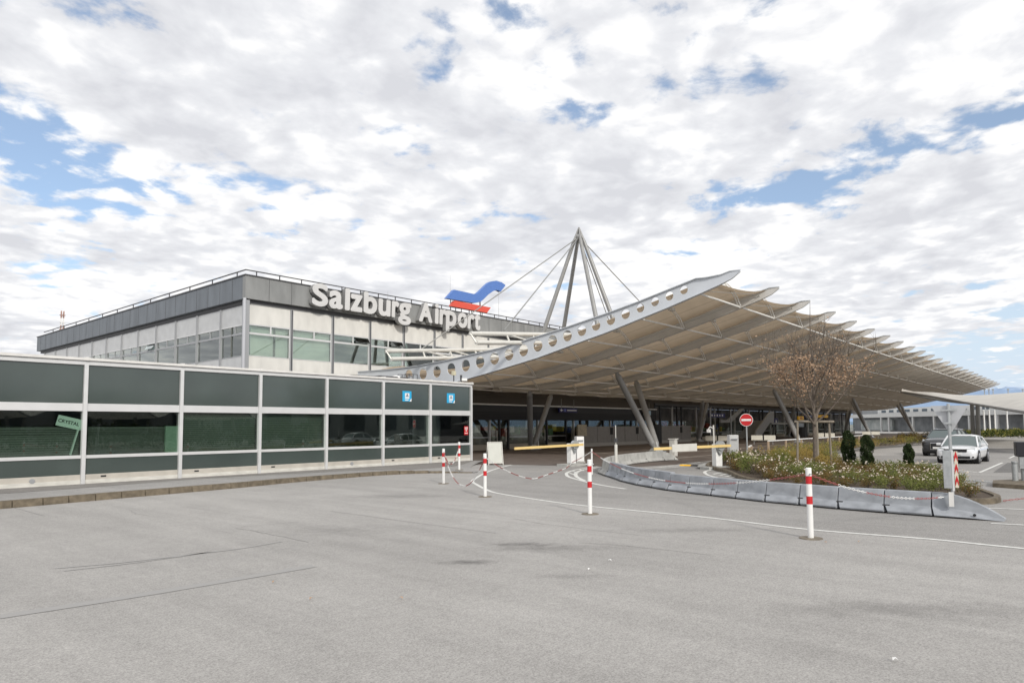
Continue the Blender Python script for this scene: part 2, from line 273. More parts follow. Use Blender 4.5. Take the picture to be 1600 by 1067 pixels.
# ---------------------------------------------------------------- helpers
def tag(o, label=None, cat=None, group=None, kind=None):
    if label: o['label'] = label
    if cat: o['category'] = cat
    if group: o['group'] = group
    if kind: o['kind'] = kind
    return o
def thing(name, label, cat, loc=(0, 0, 0), rz=0, group=None):
    o = bpy.data.objects.new(name, None); COL.objects.link(o); o.location = loc; o.rotation_euler = (0, 0, rz); o.empty_display_size = .2
    return tag(o, label, cat, group)
def total(p):
    v = Vector((0, 0, 0))
    while p: v += p.location; p = p.parent
    return v
class MB:
    def __init__(s): s.v = []; s.f = []
    def add(s, vs, fs):
        k = len(s.v); s.v += [tuple(map(float, q)) for q in vs]; s.f += [tuple(i + k for i in f) for f in fs]; return s
    def box(s, x0, x1, y0, y1, z0, z1):
        return s.add([(x0, y0, z0), (x1, y0, z0), (x1, y1, z0), (x0, y1, z0), (x0, y0, z1), (x1, y0, z1), (x1, y1, z1), (x0, y1, z1)],
                     [(0, 3, 2, 1), (4, 5, 6, 7), (0, 1, 5, 4), (1, 2, 6, 5), (2, 3, 7, 6), (3, 0, 4, 7)])
    def obox(s, c, size, rz=0, tilt=None):
        hx, hy, hz = [a / 2 for a in size]; m = Matrix.Rotation(rz, 3, 'Z')
        if tilt: m = m @ Matrix.Rotation(tilt, 3, 'X')
        vs = [Vector(c) + m @ Vector((sx * hx, sy * hy, sz * hz)) for sz in (-1, 1) for sx, sy in ((-1, -1), (1, -1), (1, 1), (-1, 1))]
        return s.add(vs, [(0, 3, 2, 1), (4, 5, 6, 7), (0, 1, 5, 4), (1, 2, 6, 5), (2, 3, 7, 6), (3, 0, 4, 7)])
    def bar(s, a, b, w, h):
        a, b = Vector(a), Vector(b); d = (b - a).normalized(); up = Vector((0, 0, 1)) if abs(d.z) < .95 else Vector((1, 0, 0))
        sx = d.cross(up).normalized() * w / 2; sy = sx.cross(d).normalized() * h / 2
        vs = [p + i * sx + j * sy for p in (a, b) for i, j in ((-1, -1), (1, -1), (1, 1), (-1, 1))]
        return s.add(vs, [(0, 1, 2, 3), (7, 6, 5, 4), (0, 4, 5, 1), (1, 5, 6, 2), (2, 6, 7, 3), (3, 7, 4, 0)])
    def cyl(s, a, b, r0, r1=None, n=12, cap=True):
        r1 = r0 if r1 is None else r1; a, b = Vector(a), Vector(b); d = (b - a).normalized(); up = Vector((0, 0, 1)) if abs(d.z) < .95 else Vector((1, 0, 0))
        e1 = d.cross(up).normalized(); e2 = d.cross(e1)
        vs = [p + r * (math.cos(t) * e1 + math.sin(t) * e2) for p, r in ((a, r0), (b, r1)) for t in [2 * math.pi * i / n for i in range(n)]]
        fs = [(i, i + n, (i + 1) % n + n, (i + 1) % n) for i in range(n)]
        if cap: fs += [tuple(range(n)), tuple(range(2 * n - 1, n - 1, -1))]
        return s.add(vs, fs)
    def tube(s, pts, r, n=6):
        pts = [Vector(p) for p in pts]; rings = []
        for i, p in enumerate(pts):
            d = (pts[min(i + 1, len(pts) - 1)] - pts[max(i - 1, 0)]).normalized(); up = Vector((0, 0, 1)) if abs(d.z) < .95 else Vector((1, 0, 0))
            e1 = d.cross(up).normalized(); e2 = d.cross(e1); rr = r[i] if isinstance(r, (list, tuple)) else r
            rings.append([p + rr * (math.cos(2 * math.pi * k / n) * e1 + math.sin(2 * math.pi * k / n) * e2) for k in range(n)])
        vs = [q for g in rings for q in g]; fs = []
        for i in range(len(pts) - 1):
            for k in range(n): fs.append((i * n + k, (i + 1) * n + k, (i + 1) * n + (k + 1) % n, i * n + (k + 1) % n))
        fs += [tuple(range(n)), tuple(range(len(vs) - 1, len(vs) - n - 1, -1))]
        return s.add(vs, fs)
    def prism(s, poly, fn, d):
        """poly of (a, b), fn(a, b, depth) -> point; extruded from 0 to d"""
        n = len(poly); vs = [fn(a, b, 0) for a, b in poly] + [fn(a, b, d) for a, b in poly]
        fs = [tuple(range(n)), tuple(range(2 * n - 1, n - 1, -1))] + [(i, i + n, (i + 1) % n + n, (i + 1) % n) for i in range(n)]
        return s.add(vs, fs)
    def sphere(s, c, r, nu=10, nv=7, sc=(1, 1, 1)):
        vs = [(c[0], c[1], c[2] + r * sc[2])]
        for j in range(1, nv):
            a = math.pi * j / nv
            for i in range(nu):
                b = 2 * math.pi * i / nu; vs.append((c[0] + r * sc[0] * math.sin(a) * math.cos(b), c[1] + r * sc[1] * math.sin(a) * math.sin(b), c[2] + r * sc[2] * math.cos(a)))
        vs.append((c[0], c[1], c[2] - r * sc[2])); fs = [(0, 1 + i, 1 + (i + 1) % nu) for i in range(nu)]
        for j in range(nv - 2):
            for i in range(nu): fs.append((1 + j * nu + i, 1 + (j + 1) * nu + i, 1 + (j + 1) * nu + (i + 1) % nu, 1 + j * nu + (i + 1) % nu))
        k = len(vs) - 1; fs += [(k, 1 + (nv - 2) * nu + (i + 1) % nu, 1 + (nv - 2) * nu + i) for i in range(nu)]
        return s.add(vs, fs)
    def build(s, name, m, parent=None, origin=None, smooth=False, bevel=0, fix=True):
        me = bpy.data.meshes.new(name); off = total(parent) if parent else Vector(origin or (0, 0, 0))
        me.from_pydata([(x - off[0], y - off[1], z - off[2]) for x, y, z in s.v], [], s.f); me.materials.append(m)
        if fix:
            bm = bmesh.new(); bm.from_mesh(me); bmesh.ops.recalc_face_normals(bm, faces=bm.faces); bm.to_mesh(me); bm.free()
        if smooth:
            for p in me.polygons: p.use_smooth = True
            me.set_sharp_from_angle(angle=R(40)) if hasattr(me, 'set_sharp_from_angle') else None
        o = bpy.data.objects.new(name, me); COL.objects.link(o)
        if parent: o.parent = parent
        elif origin: o.location = origin
        if bevel:
            b = o.modifiers.new('bevel', 'BEVEL'); b.width = bevel; b.segments = 2; b.limit_method = 'ANGLE'
        return o
def sheet(pts, z, name, m, kind='structure'):
    mb = MB(); mb.add([(p[0], p[1], z) for p in pts], [tuple(range(len(pts)))])
    o = mb.build(name, m, fix=False)
    if o.data.polygons[0].normal.z < 0: o.data.flip_normals()
    return tag(o, kind=kind)
def smoothpath(P, n=6):
    P = [Vector((p[0], p[1], p[2] if len(p) > 2 else 0)) for p in P]; out = []
    for i in range(len(P) - 1):
        p0, p1, p2, p3 = P[max(i - 1, 0)], P[i], P[i + 1], P[min(i + 2, len(P) - 1)]
        for k in range(n):
            t = k / n; out.append(.5 * ((2 * p1) + (-p0 + p2) * t + (2 * p0 - 5 * p1 + 4 * p2 - p3) * t * t + (-p0 + 3 * p1 - 3 * p2 + p3) * t ** 3))
    return out + [P[-1]]
def strip(path, w, z, name, m, n=6, mb=None):
    pts = smoothpath(path, n) if n > 1 else [Vector((p[0], p[1], 0)) for p in path]; own = mb is None; mb = mb or MB(); vs = []
    for i, p in enumerate(pts):
        d = (pts[min(i + 1, len(pts) - 1)] - pts[max(i - 1, 0)]); d.z = 0; d.normalize(); s_ = Vector((-d.y, d.x, 0)) * w / 2
        vs += [(p.x + s_.x, p.y + s_.y, z), (p.x - s_.x, p.y - s_.y, z)]
    mb.add(vs, [(2 * i, 2 * i + 1, 2 * i + 3, 2 * i + 2) for i in range(len(pts) - 1)])
    if own: return tag(mb.build(name, m, fix=False), kind='structure')
def copy_tree(o, parent=None):
    c = o.copy(); COL.objects.link(c); c.parent = parent
    for ch in list(o.children): copy_tree(ch, c)
    return c
def leaves(n, fn, size, rng, name, m, parent=None, origin=None, mb=None):
    vs = []; fs = []
    for i in range(n):
        p = Vector(fn(rng)); s = size * rng.uniform(.6, 1.35); a = Vector((rng.gauss(0, 1), rng.gauss(0, 1), rng.gauss(0, .8))).normalized(); b = a.orthogonal().normalized()
        b = (Matrix.Rotation(rng.uniform(0, 6.28), 3, a) @ b); c = a.cross(b); k = len(vs)
        vs += [p - b * s * .5, p + c * s * .32 + a * s * .08, p + b * s * .5, p - c * s * .32 + a * s * .08]; fs.append((k, k + 1, k + 2, k + 3))
    mb = mb or MB(); mb.add(vs, fs)
    return mb.build(name, m, parent, origin, fix=False) if name else mb
def text_mesh(txt, size, name, m, fn, parent=None, depth=0.0, off=0.0, align='LEFT', origin=None):
    """letters laid out in (a, b) and mapped by fn(a, b, d)"""
    cu = bpy.data.curves.new('t', 'FONT'); cu.body = txt; cu.size = size; cu.extrude = .5 if depth else 0; cu.offset = off; cu.align_x = align; cu.resolution_u = 4
    o = bpy.data.objects.new('t', cu); COL.objects.link(o); dg = bpy.context.evaluated_depsgraph_get(); me = bpy.data.meshes.new_from_object(o.evaluated_get(dg))
    bpy.data.objects.remove(o); mb = MB(); mb.add([fn(v.co.x, v.co.y, (v.co.z + .5) * depth if depth else 0) for v in me.vertices], [tuple(p.vertices) for p in me.polygons])
    bpy.data.meshes.remove(me)
    return mb.build(name, m, parent, origin)

# ================================================================ SETTING
tag(MB().add([(-9000, -9000, 0), (14000, -9000, 0), (14000, 9000, 0), (-9000, 9000, 0)], [(0, 1, 2, 3)]).build('ground', M_ASPH, fix=False), kind='structure')
# road running round the forecourt
LINE = [G(*p)[:2] for p in [(815, 722), (780, 731), (760, 738), (745, 746), (738, 752), (745, 757), (760, 765), (780, 771), (850, 782), (922, 791), (1100, 808), (1262, 827), (1450, 842), (1600, 857)]] + [(13.4, -4), (13.2, -20)]
sheet([(p.x, p.y) for p in smoothpath(LINE, 4)] + [(60, -20), (60, 3), (44, 13), (30, 17), (30, 24)], .003, 'road', M_ROAD)
sheet([(29, 17), (44, 13.6), (60, 13.2), (90, 15.6), (170, 15), (170, 39.4), (24, 39.4), (24, 28), (27, 24)], .008, 'canopy_paving', M_PAVE)
mb = MB()
for y in (19.5, 23.2, 27.5, 31.5): strip([(34 + y * .2, y), (160, y + .6)], .5, .012, '', None, 1, mb)
for x in range(40, 150, 9): strip([(x, 18), (x + 4, 38)], .35, .013, '', None, 1, mb)
tag(mb.build('paving_bands', M_PAVEL, fix=False), kind='structure')
# left pavement with kerb
KP = [(-6, 20.9), (0, 21.0), (4.71, 21.22), (7.9, 21.6), (11.38, 22.0), (13.67, 22.5), (16.63, 22.78), (18.32, 22.75), (19.78, 22.3), (20.9, 21.3), (21.4, 20.4)]
kp = smoothpath(KP, 4)
def swz(x, y):
    return max(.0, (.185 - .135 * min(1, max(0, (y - 21.5) / 6.2))) * (1 - .85 * min(1, max(0, (x - 18.5) / 2.6)) * (1 if y < 24 else max(0, 1 - (y - 24) / 3))))
def walk(front, back, name, m, dz=0, rows=6):
    f = smoothpath(front, 6); n = len(f); bk = [Vector((back[0][0] + (back[-1][0] - back[0][0]) * k / (n - 1), 0, 0)) for k in range(n)]; mb = MB(); vs = []
    for k in range(n):
        for j in range(rows + 1):
            u = j / rows; x = f[k].x + (bk[k].x - f[k].x) * u; y = f[k].y + (back[0][1] - f[k].y) * u; vs.append((x, y, swz(x, y) + dz))
    mb.add(vs, [(k * (rows + 1) + j, (k + 1) * (rows + 1) + j, (k + 1) * (rows + 1) + j + 1, k * (rows + 1) + j + 1) for k in range(n - 1) for j in range(rows)])
    o = mb.build(name, m, fix=False)
    if o.data.polygons[0].normal.z < 0: o.data.flip_normals()
    return tag(o, kind='structure')
walk([(p[0], p[1] + .2) for p in KP] + [(22.4, 21.2), (24.4, 23.6), (28.5, 26.6)], [(-6, 27.8), (28.7, 27.8)], 'sidewalk', M_WALK)
walk([(-6, 24.6), (5.5, 24.7), (11.8, 26.1), (16, 25.6), (20.9, 24.4), (24.3, 24.6), (28.4, 27.2)], [(-6, 27.75), (28.5, 27.75)], 'sidewalk_strip', M_STRIP, .005)
mb = MB(); tp = MB(); L0 = 0.0; pts = smoothpath(KP, 30); acc = 0; last = pts[0]
for i in range(1, len(pts)):
    acc += (pts[i] - pts[i - 1]).length
    if acc >= .62:
        a, b = last, pts[i]; d = (b - a).normalized(); n_ = Vector((-d.y, d.x, 0)); frac = max(0, (a.x - 19.0) / 2.4); h = max(.03, swz(a.x, a.y)) + .004
        a2 = a + d * .012; b2 = b - d * .012
        mb.add([a2, b2, b2 + n_ * .24, a2 + n_ * .24] + [q + Vector((0, 0, h)) for q in (a2 + n_ * .02, b2 + n_ * .02, b2 + n_ * .24, a2 + n_ * .24)],
               [(0, 3, 2, 1), (4, 5, 6, 7), (0, 1, 5, 4), (1, 2, 6, 5), (2, 3, 7, 6), (3, 0, 4, 7)])
        last = pts[i]; acc = 0
tag(mb.build('kerb', M_KERB), kind='structure')
# white markings
mk = MB()
strip(LINE, .13, .0065, '', None, 6, mk)
strip([G(*p)[:2] for p in [(941, 727.5), (920, 730.5), (903, 733), (889, 737), (885, 740.5), (889, 745), (904, 749.6), (921, 754), (943.7, 758.6), (977.5, 763.7)]], .14, .0065, '', None, 5, mk)
strip([G(*p)[:2] for p in [(937, 729.6), (920, 732.5), (907.7, 735), (900, 739), (901, 744.5), (913, 751)]], .16, .0068, '', None, 5, mk)
for a, b in (((895, 736), (903, 739)), ((890, 739), (901, 743)), ((905, 733), (912, 735.5))): strip([G(*a)[:2], G(*b)[:2]], .1, .0071, '', None, 1, mk)
for a, b in (((1452, 730), (1530, 738.5)), ((1530, 738.5), (1566, 723)), ((1577, 716), (1592, 709)), ((1495, 748), (1600, 760)), ((1535, 794), (1600, 796)), ((1548, 818), (1600, 820.5)), ((1480, 746), (1551, 753)), ((1448, 731), (1456, 726)), ((1456, 726), (1470, 723))):
    strip([G(*a)[:2], G(*b)[:2]], .12, .0105, '', None, 1, mk)
for i in range(9):      # bay lines of the car park behind
    strip([(62 + i * 2.6, 4.5), (64 + i * 2.6, -.5)], .1, .014, '', None, 1, mk)
# hatched area inside the barrier loop
strip([G(*p)[:2] for p in [(1000, 733), (1040, 729), (1080, 724), (1130, 718)]], .13, .0122, '', None, 4, mk)
for k in range(7):
    t = k / 6; strip([(24.5 + 9.5 * t, 15.0 + 1.7 * t), (27.0 + 9.0 * t, 14.9 + .9 * t)], .16, .0115, '', None, 1, mk)
for i in range(5):
    strip([G(1114 + i * 10, 741 + i * 1.8)[:2], G(1128 + i * 10, 738.5 + i * 1.8)[:2]], .15, .0118, '', None, 1, mk)
strip([G(*p)[:2] for p in [(1130, 733.5), (1108, 735), (1101, 738), (1108, 743), (1130, 748), (1165, 753)]], .14, .0125, '', None, 5, mk)
tag(mk.build('road_markings', M_LINE, fix=False), kind='structure')
# seams and cracks of the asphalt
M_TAR = mat('tar_seam', (.285, .278, .268), .85, var=.4, vscale=6, var2=(.32, .315, .31)); M_CRACK = mat('asphalt_crack', (.17, .165, .16), .9, var=.5, vscale=5, var2=(.31, .30, .29))
sm = MB()
for a, b, w in (((-30, 968), (490, 884), .20), ((85, 888), (300, 866), .07), ((300, 866), (440, 846), .06), ((100, 892), (330, 862), .05)):
    strip([G(*a)[:2], G((a[0] + b[0]) / 2 + 5, (a[1] + b[1]) / 2 + 1)[:2], G(*b)[:2]], w, .005, '', None, 4, sm)
tag(sm.build('asphalt_seams', M_TAR, fix=False), kind='structure')
ck = MB()
for l in ([(368, 825), (400, 830), (440, 838), (482, 847)], [(376, 823), (420, 819), (466, 815)], [(515, 798), (600, 810), (690, 822), (775, 833)], [(905, 848), (960, 851), (1040, 859), (1112, 867)],
          [(205, 798), (212, 803), (232, 805)], [(282, 792), (330, 797), (362, 798)], [(800, 810), (860, 820), (1000, 836)], [(20, 793), (70, 806)]):
    P_ = [G(*q)[:2] for q in l]; q = []
    for i in range(len(P_) - 1):
        for k in range(5): t = k / 5; q.append((P_[i][0] * (1 - t) + P_[i + 1][0] * t + random.gauss(0, .012), P_[i][1] * (1 - t) + P_[i + 1][1] * t + random.gauss(0, .012)))
    strip(q + [P_[-1]], .013, .0055, '', None, 2, ck)
tag(ck.build('asphalt_cracks', M_CRACK, fix=False), kind='structure')
# darker patches of the car park behind
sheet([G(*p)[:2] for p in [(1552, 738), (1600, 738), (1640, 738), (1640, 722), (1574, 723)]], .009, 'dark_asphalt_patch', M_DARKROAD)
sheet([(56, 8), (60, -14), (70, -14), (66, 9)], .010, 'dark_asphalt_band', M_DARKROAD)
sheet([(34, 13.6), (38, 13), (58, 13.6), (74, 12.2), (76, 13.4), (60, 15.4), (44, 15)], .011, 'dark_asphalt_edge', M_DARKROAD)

# mountains
def ridge(name, d, a0, a1, hfun, m, n=420, depth=2500):
    mb = MB(); vs = []; rows = 7
    for j in range(rows):
        for i in range(n + 1):
            t = i / n; a = a0 + (a1 - a0) * t; k = j / (rows - 1); h = hfun(t) * math.sin(k * math.pi / 2) * (1 + .05 * math.sin(i * .9 + j * 2.3) + .03 * math.sin(i * 2.1 + j))
            r = d + depth * k; vs.append((r * math.cos(a), r * math.sin(a), h * (1 if k > 0 else 0)))
    for j in range(rows - 1):
        for i in range(n): k = j * (n + 1) + i; mb.f.append((k, k + 1, k + n + 2, k + n + 1))
    mb.v = vs; return tag(mb.build(name, m, smooth=True), kind='structure')
def mount_mat():
    m = bpy.data.materials.new('mountain'); m.use_nodes = True; nt = m.node_tree; N = nt.nodes; L = nt.links; b = N['Principled BSDF']; tc = N.new('ShaderNodeTexCoord'); sp = N.new('ShaderNodeSeparateXYZ'); L.new(tc.outputs['Object'], sp.inputs[0])
    n = N.new('ShaderNodeTexNoise'); n.inputs['Scale'].default_value = .003; n.inputs['Detail'].default_value = 8; L.new(tc.outputs['Object'], n.inputs['Vector'])
    a = N.new('ShaderNodeMath'); a.operation = 'MULTIPLY_ADD'; L.new(n.outputs[0], a.inputs[0]); a.inputs[1].default_value = 500; L.new(sp.outputs[2], a.inputs[2])
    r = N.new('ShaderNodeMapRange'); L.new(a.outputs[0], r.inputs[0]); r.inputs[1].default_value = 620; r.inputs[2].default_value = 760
    x = N.new('ShaderNodeMixRGB'); L.new(r.outputs[0], x.inputs[0]); x.inputs[1].default_value = (.24, .34, .50, 1); x.inputs[2].default_value = (.62, .70, .80, 1)  # blue of the distant haze mixed into the slope and snow colours
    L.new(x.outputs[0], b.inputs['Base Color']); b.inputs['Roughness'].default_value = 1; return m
M_MOUNT = mount_mat()
ridge('mountains', 8000, R(-60), R(80), lambda t: 470 + 60 * math.sin(t * 9) + 45 * math.sin(t * 31 + 1) + 22 * math.sin(t * 83), M_MOUNT)
ridge('hills', 3500, R(-170), R(-60), lambda t: 130 + 60 * math.sin(t * 8) + 10 * math.sin(t * 40), mat('hill_forest', (.09, .12, .13), .9, var=.3, vscale=.01), depth=1500)

# ================================================================ ANNEX (glazed low building)
AY = 27.7
ax = thing('annex_building', 'low glazed annex with white aluminium frames and dark green glass along the pavement', 'building', (15, AY + 4, 0))
MX = [-4.9, -1.55, 1.8, 5.15, 8.52, 11.93, 15.31, 18.71, 22.1, 25.37, 28.6]
def blind_mat(name, c1, c2, n):
    m = bpy.data.materials.new(name); m.use_nodes = True; nt = m.node_tree; N = nt.nodes; L = nt.links; b = N['Principled BSDF']; tc = N.new('ShaderNodeTexCoord'); sp = N.new('ShaderNodeSeparateXYZ'); L.new(tc.outputs['Object'], sp.inputs[0])
    f = N.new('ShaderNodeMath'); f.operation = 'PINGPONG'; L.new(sp.outputs[2], f.inputs[0]); f.inputs[1].default_value = n
    r = N.new('ShaderNodeMapRange'); L.new(f.outputs[0], r.inputs[0]); r.inputs[1].default_value = n * .15; r.inputs[2].default_value = n * .5
    x = N.new('ShaderNodeMixRGB'); L.new(r.outputs[0], x.inputs[0]); x.inputs[1].default_value = tuple(c1) + (1,); x.inputs[2].default_value = tuple(c2) + (1,); L.new(x.outputs[0], b.inputs['Base Color']); b.inputs['Roughness'].default_value = .7; return m
M_BL1 = blind_mat('green_blinds', (.065, .082, .07), (.14, .168, .147), .04)
M_FILM = mat('green_film', (.085, .105, .09), .6, var=.25, vscale=.8)
for i in range(len(MX) - 1):
    a, b = MX[i] + .07, MX[i + 1] - .07; w0, w1 = MX[i] + .002, MX[i + 1] - .002
    MB().box(a, b, AY, AY + .05, 2.95, 4.335).build('spandrel_panel', M_SPAN, ax)
    MB().box(a, b, AY, AY + .05, .39, .97).build('spandrel_panel', M_SPAN, ax)
    fr = MB()
    fr.box(a, b, AY - .05, AY + .1, 2.67, 2.95)
    fr.build('transom', M_ALU, ax)
    MB().box(a, b, AY - .04, AY + .1, .97, 1.085).build('transom', M_ALU, ax)
    pn = MB().box(a, b, AY + .03, AY + .045, 1.085, 2.67).build('pane', M_PANE, ax)
    MB().box(a, b, AY - .02, AY + .12, .2, .39).build('base_panel', M_BASE2, ax)
    MB().box(a, b, AY - .05, AY + .12, 0, .199).build('base_panel', M_BASE, ax)
    if i >= 2:
        x = a + .62 if i not in (3, 7) else None
        if x: MB().box(x - .09, x + .09, AY - .026, AY - .012, .27, .33).build('vent', M_DARK, ax)
    if i in (3, 7):
        xx = {3: 7.0, 7: 20.2}[i]; MB().cyl((xx, AY - .06, .25), (xx, AY - .02, .25), .085, .085, 16).build('vent', M_MULL, ax)
    top = {0: 2.1, 1: 2.1, 2: 2.12, 3: 2.1, 4: 2.1, 5: 2.6, 6: 2.62}.get(i)
    if top:
        MB().box(a + .01, b - .01, AY + .2, AY + .21, 1.05, top).build('blind', M_BL1 if i in (3, 5, 6) else M_FILM, ax)
    if i in (5, 6): pass
    for zz in range(3 if i in (3, 4) else 0):
        MB().box(a + .01, b - .01, AY + .16, AY + .17, 2.02 - zz * .09, 2.04 - zz * .09).build('blind_slat', M_BL1, ax)
for x in MX:
    m1 = MB().box(x - .065, x + .065, AY - .11, AY + .1, -0.0, 4.345); m1.build('mullion', M_ALU, ax)
MB().box(MX[0] - .1, MX[-1] + .08, AY - .075, AY + .12, 4.347, 4.49).build('coping', M_ALU, ax)
cp = MB().box(MX[0] - .1, MX[-1] + .13, AY - .15, AY + .3, 4.505, 4.6).build('coping', M_ALUS, ax)
cl = MB()
for x in MX[2:]: cl.box(x - .06, x + .06, AY - .17, AY + .05, 4.502, 4.625)
cl.build('coping_clamp', M_ALUS, ax)
MB().box(MX[0], MX[-1] + .05, AY + .31, 40, 4.4, 4.5).build('roof', M_ROOF, ax)
MB().box(MX[-1] - .02, MX[-1] + .06, AY + .125, 39.4, 0, 4.39).build('side_wall', M_PANELL, ax)
MB().box(MX[0], MX[-1] - .1, AY + 5, AY + 5.1, 0, 4.3).build('interior_wall', mat('interior_grey', (.10, .11, .11), .8), ax)
MB().box(MX[0], MX[-1] - .1, AY + .2, AY + 5, .02, .06).build('interior_floor', M_DARK, ax)
def sticker(px, py, w, h, m, name):
    x, y, z = PY(px, py, AY - .012); return MB().box(x - w / 2, x + w / 2, y, AY - .002, z - h / 2, z + h / 2).build(name, m, ax)
for px, py in ((636, 619), (704.5, 622)):
    st = sticker(px, py, .62, .55, M_CYAN, 'sticker'); x, y, z = PY(px, py, AY - .016)
    mb = MB()
    mb.box(x - .14, x + .16, y - .003, y, z - .02, z + .17); mb.box(x - .14, x + .16, y - .003, y, z - .13, z - .04); mb.box(x - .14, x + .1, y - .003, y, z - .23, z - .18)
    mb.add([(x + .17, y - .002, z - .27), (x + .31, y - .002, z - .27), (x + .31, y - .002, z - .1)], [(0, 1, 2)])
    mb.build('sticker_text', M_WHITE, st); MB().box(x - .03, x + .05, y - .006, y - .0035, z + .05, z + .12).box(x - .08, x + .1, y - .006, y - .0035, z, z + .03).build('sticker_figure', M_NAVY, st)
st = sticker(728.5, 672.5, .33, .5, M_RED, 'warning_sticker'); x, y, z = PY(728.5, 672.5, AY - .016)
mb = MB()
for dz in (.17, .1, -.15): mb.box(x - .12, x + .12, y - .003, y, z + dz - .02, z + dz + .02)
mb.box(x - .05, x + .05, y - .003, y, z - .04, z + .03); mb.build('sticker_text', M_WHITE, st)
# leaning board inside
p = PY(108, 661, AY + .16)
bd = thing('leaning_signboard', 'pale green board with black lettering leaning inside the annex window', 'sign', (p[0], p[1], 1.1))
M_PGREEN = mat('pale_green_board', (.66, .82, .74), .6)
rot = R(-14)
def leanf(a, b, d): return (p[0] + a * math.cos(rot) - b * math.sin(rot), p[1] - d, p[2] + a * math.sin(rot) + b * math.cos(rot))
MB().prism([(-.40, -.17), (.40, -.17), (.40, .21), (-.40, .21)], leanf, .04).build('board', M_PGREEN, bd)
text_mesh('CRYSTAL', .165, 'lettering', M_RUB, lambda a, b, d: leanf(a - .03, b - .03, .045), bd, align='CENTER', off=.004)
q = PY(114, 722, AY + .16); MB().bar((p[0] + .3, p[1] + .0, p[2] - .15), (q[0] - .1, q[1] + .0, 1.1), .14, .04).build('leg', M_PGREEN, bd)
# green cabinet inside second bay
p = PY(270, 690, AY + .1); tag(MB().box(p[0] - .30, p[0] + .25, AY + .07, AY + .18, 1.09, 2.12).build('green_cabinet', mat('cabinet_green', (.24, .36, .28), .6), origin=(p[0], AY + .1, 1.09)), 'pale green cabinet standing behind the annex window beside the blinds', 'cabinet')
# rooftop gear
def gear(name, label, cat, px, py, h, w, m, y=AY + .6, dish=False):
    x, yy, z = PY(px, py, y); t = thing(name, label, cat, (x, y, 4.5))
    MB().cyl((x, y, 4.5), (x, y, z - h / 2), .035, .035, 8).build('post', M_MULLD, t)
    MB().box(x - w / 2, x + w / 2, y - w / 2, y + w / 2, z - h / 2, z + h / 2).build('housing', m, t, bevel=.015)
    return t
gear('roof_lamp_box', 'small beige box on a short post at the annex roof edge', 'device', 709, 583, .26, .2, mat('beige_plastic', (.55, .52, .38), .6))
t = gear('security_camera', 'small white camera on a dark stub post near the annex corner', 'camera', 720.5, 590, .32, .1, M_MULLD)
x, y, z = PY(725, 593, AY + .5); MB().obox((x, y, z), (.34, .16, .16), R(-20)).build('camera_head', M_WHITE, t)
x, y, z = PY(606, 593, AY + 2.2)
t = thing('roof_exhaust', 'low dark ventilation hood on the annex roof', 'vent', (x, y, 4.5)); MB().box(x - .9, x + .9, y - .5, y + .5, 4.5, z).build('hood', M_MULL, t); MB().box(x - 1.1, x + 1.1, y - .65, y + .65, z + .01, z + .14).build('hood_lid', M_MULLD, t)
x, y, z = PY(619, 590, AY + 1.8)
t = thing('roof_dome_vent', 'white mushroom vent on the annex roof', 'vent', (x, y, 4.5)); MB().cyl((x, y, 4.5), (x, y, z), .06).build('pipe', M_WHITE, t); MB().sphere((x, y, z), .28, 12, 8, (1, 1, .45)).build('cap', M_WHITE, t, smooth=True)
x, y, z = PY(637, 590, AY + 1.5)
t = thing('roof_cage', 'small dark wire cage with round drum on the annex roof', 'device', (x, y, 4.5)); c = MB()
for dx in (-.45, -.15, .15, .45):
    for dy in (-.3, .3): c.cyl((x + dx, y + dy, 4.5), (x + dx, y + dy, z + .2), .018, .018, 5)
for zz in (4.6, z + .18): c.bar((x - .45, y - .3, zz), (x + .45, y - .3, zz), .03, .03); c.bar((x - .45, y + .3, zz), (x + .45, y + .3, zz), .03, .03)
c.build('cage', M_MULLD, t); MB().cyl((x + .2, y, 4.5), (x + .2, y, z + .1), .16).build('drum', M_MULL, t)

# ================================================================ TERMINAL (upper storey with the sign)
TY, TX0, TX1 = 44.0, 23.13, 100.0
tb = thing('terminal_building', 'two storey airport terminal with dark grey metal fascia, white panels and banded windows', 'building', (60, 55, 0))
LY1 = 91.6
def seams(mb, horiz, a0, a1, step, fixed, z0, z1):
    a = a0 + step
    while a < a1:
        if horiz: mb.box(a - .012, a + .012, fixed - .01, fixed + .02, z0, z1)
        else: mb.box(fixed - .01, fixed + .02, a - .012, a + .012, z0, z1)
        a += step
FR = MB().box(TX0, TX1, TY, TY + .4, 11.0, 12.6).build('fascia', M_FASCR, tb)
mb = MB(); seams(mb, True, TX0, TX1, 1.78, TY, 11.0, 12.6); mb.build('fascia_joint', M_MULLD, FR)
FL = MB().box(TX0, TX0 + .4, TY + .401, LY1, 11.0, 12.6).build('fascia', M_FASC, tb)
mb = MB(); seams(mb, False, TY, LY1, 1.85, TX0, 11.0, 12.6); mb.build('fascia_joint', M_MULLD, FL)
MB().box(TX0 - .06, TX1, TY - .06, LY1 + .06, 12.605, 12.68).build('roof_edge', M_MULLD, tb)
MB().box(TX0 + .3, TX1, TY + .3, LY1 - .3, 10.75, 10.98).build('soffit', M_MULLD, tb)
MB().box(TX0 + .9, TX1, TY + 3.0, LY1 - 1, 4.0, 10.9).build('core', M_DARK, tb)
rl = MB()
rl.bar((TX0, TY, 12.98), (TX1, TY, 12.98), .07, .07); rl.bar((TX0, TY, 12.98), (TX0, LY1 - 2.5, 12.98), .07, .07)
rl.build('roof_rail', M_MULLD, tb)
x = TX0 + .8
while x < 70: MB().box(x - .03, x + .03, TY - .03, TY + .03, 12.68, 12.95).build('rail_post', M_MULLD, tb); x += 1.78
y = TY + 1.2
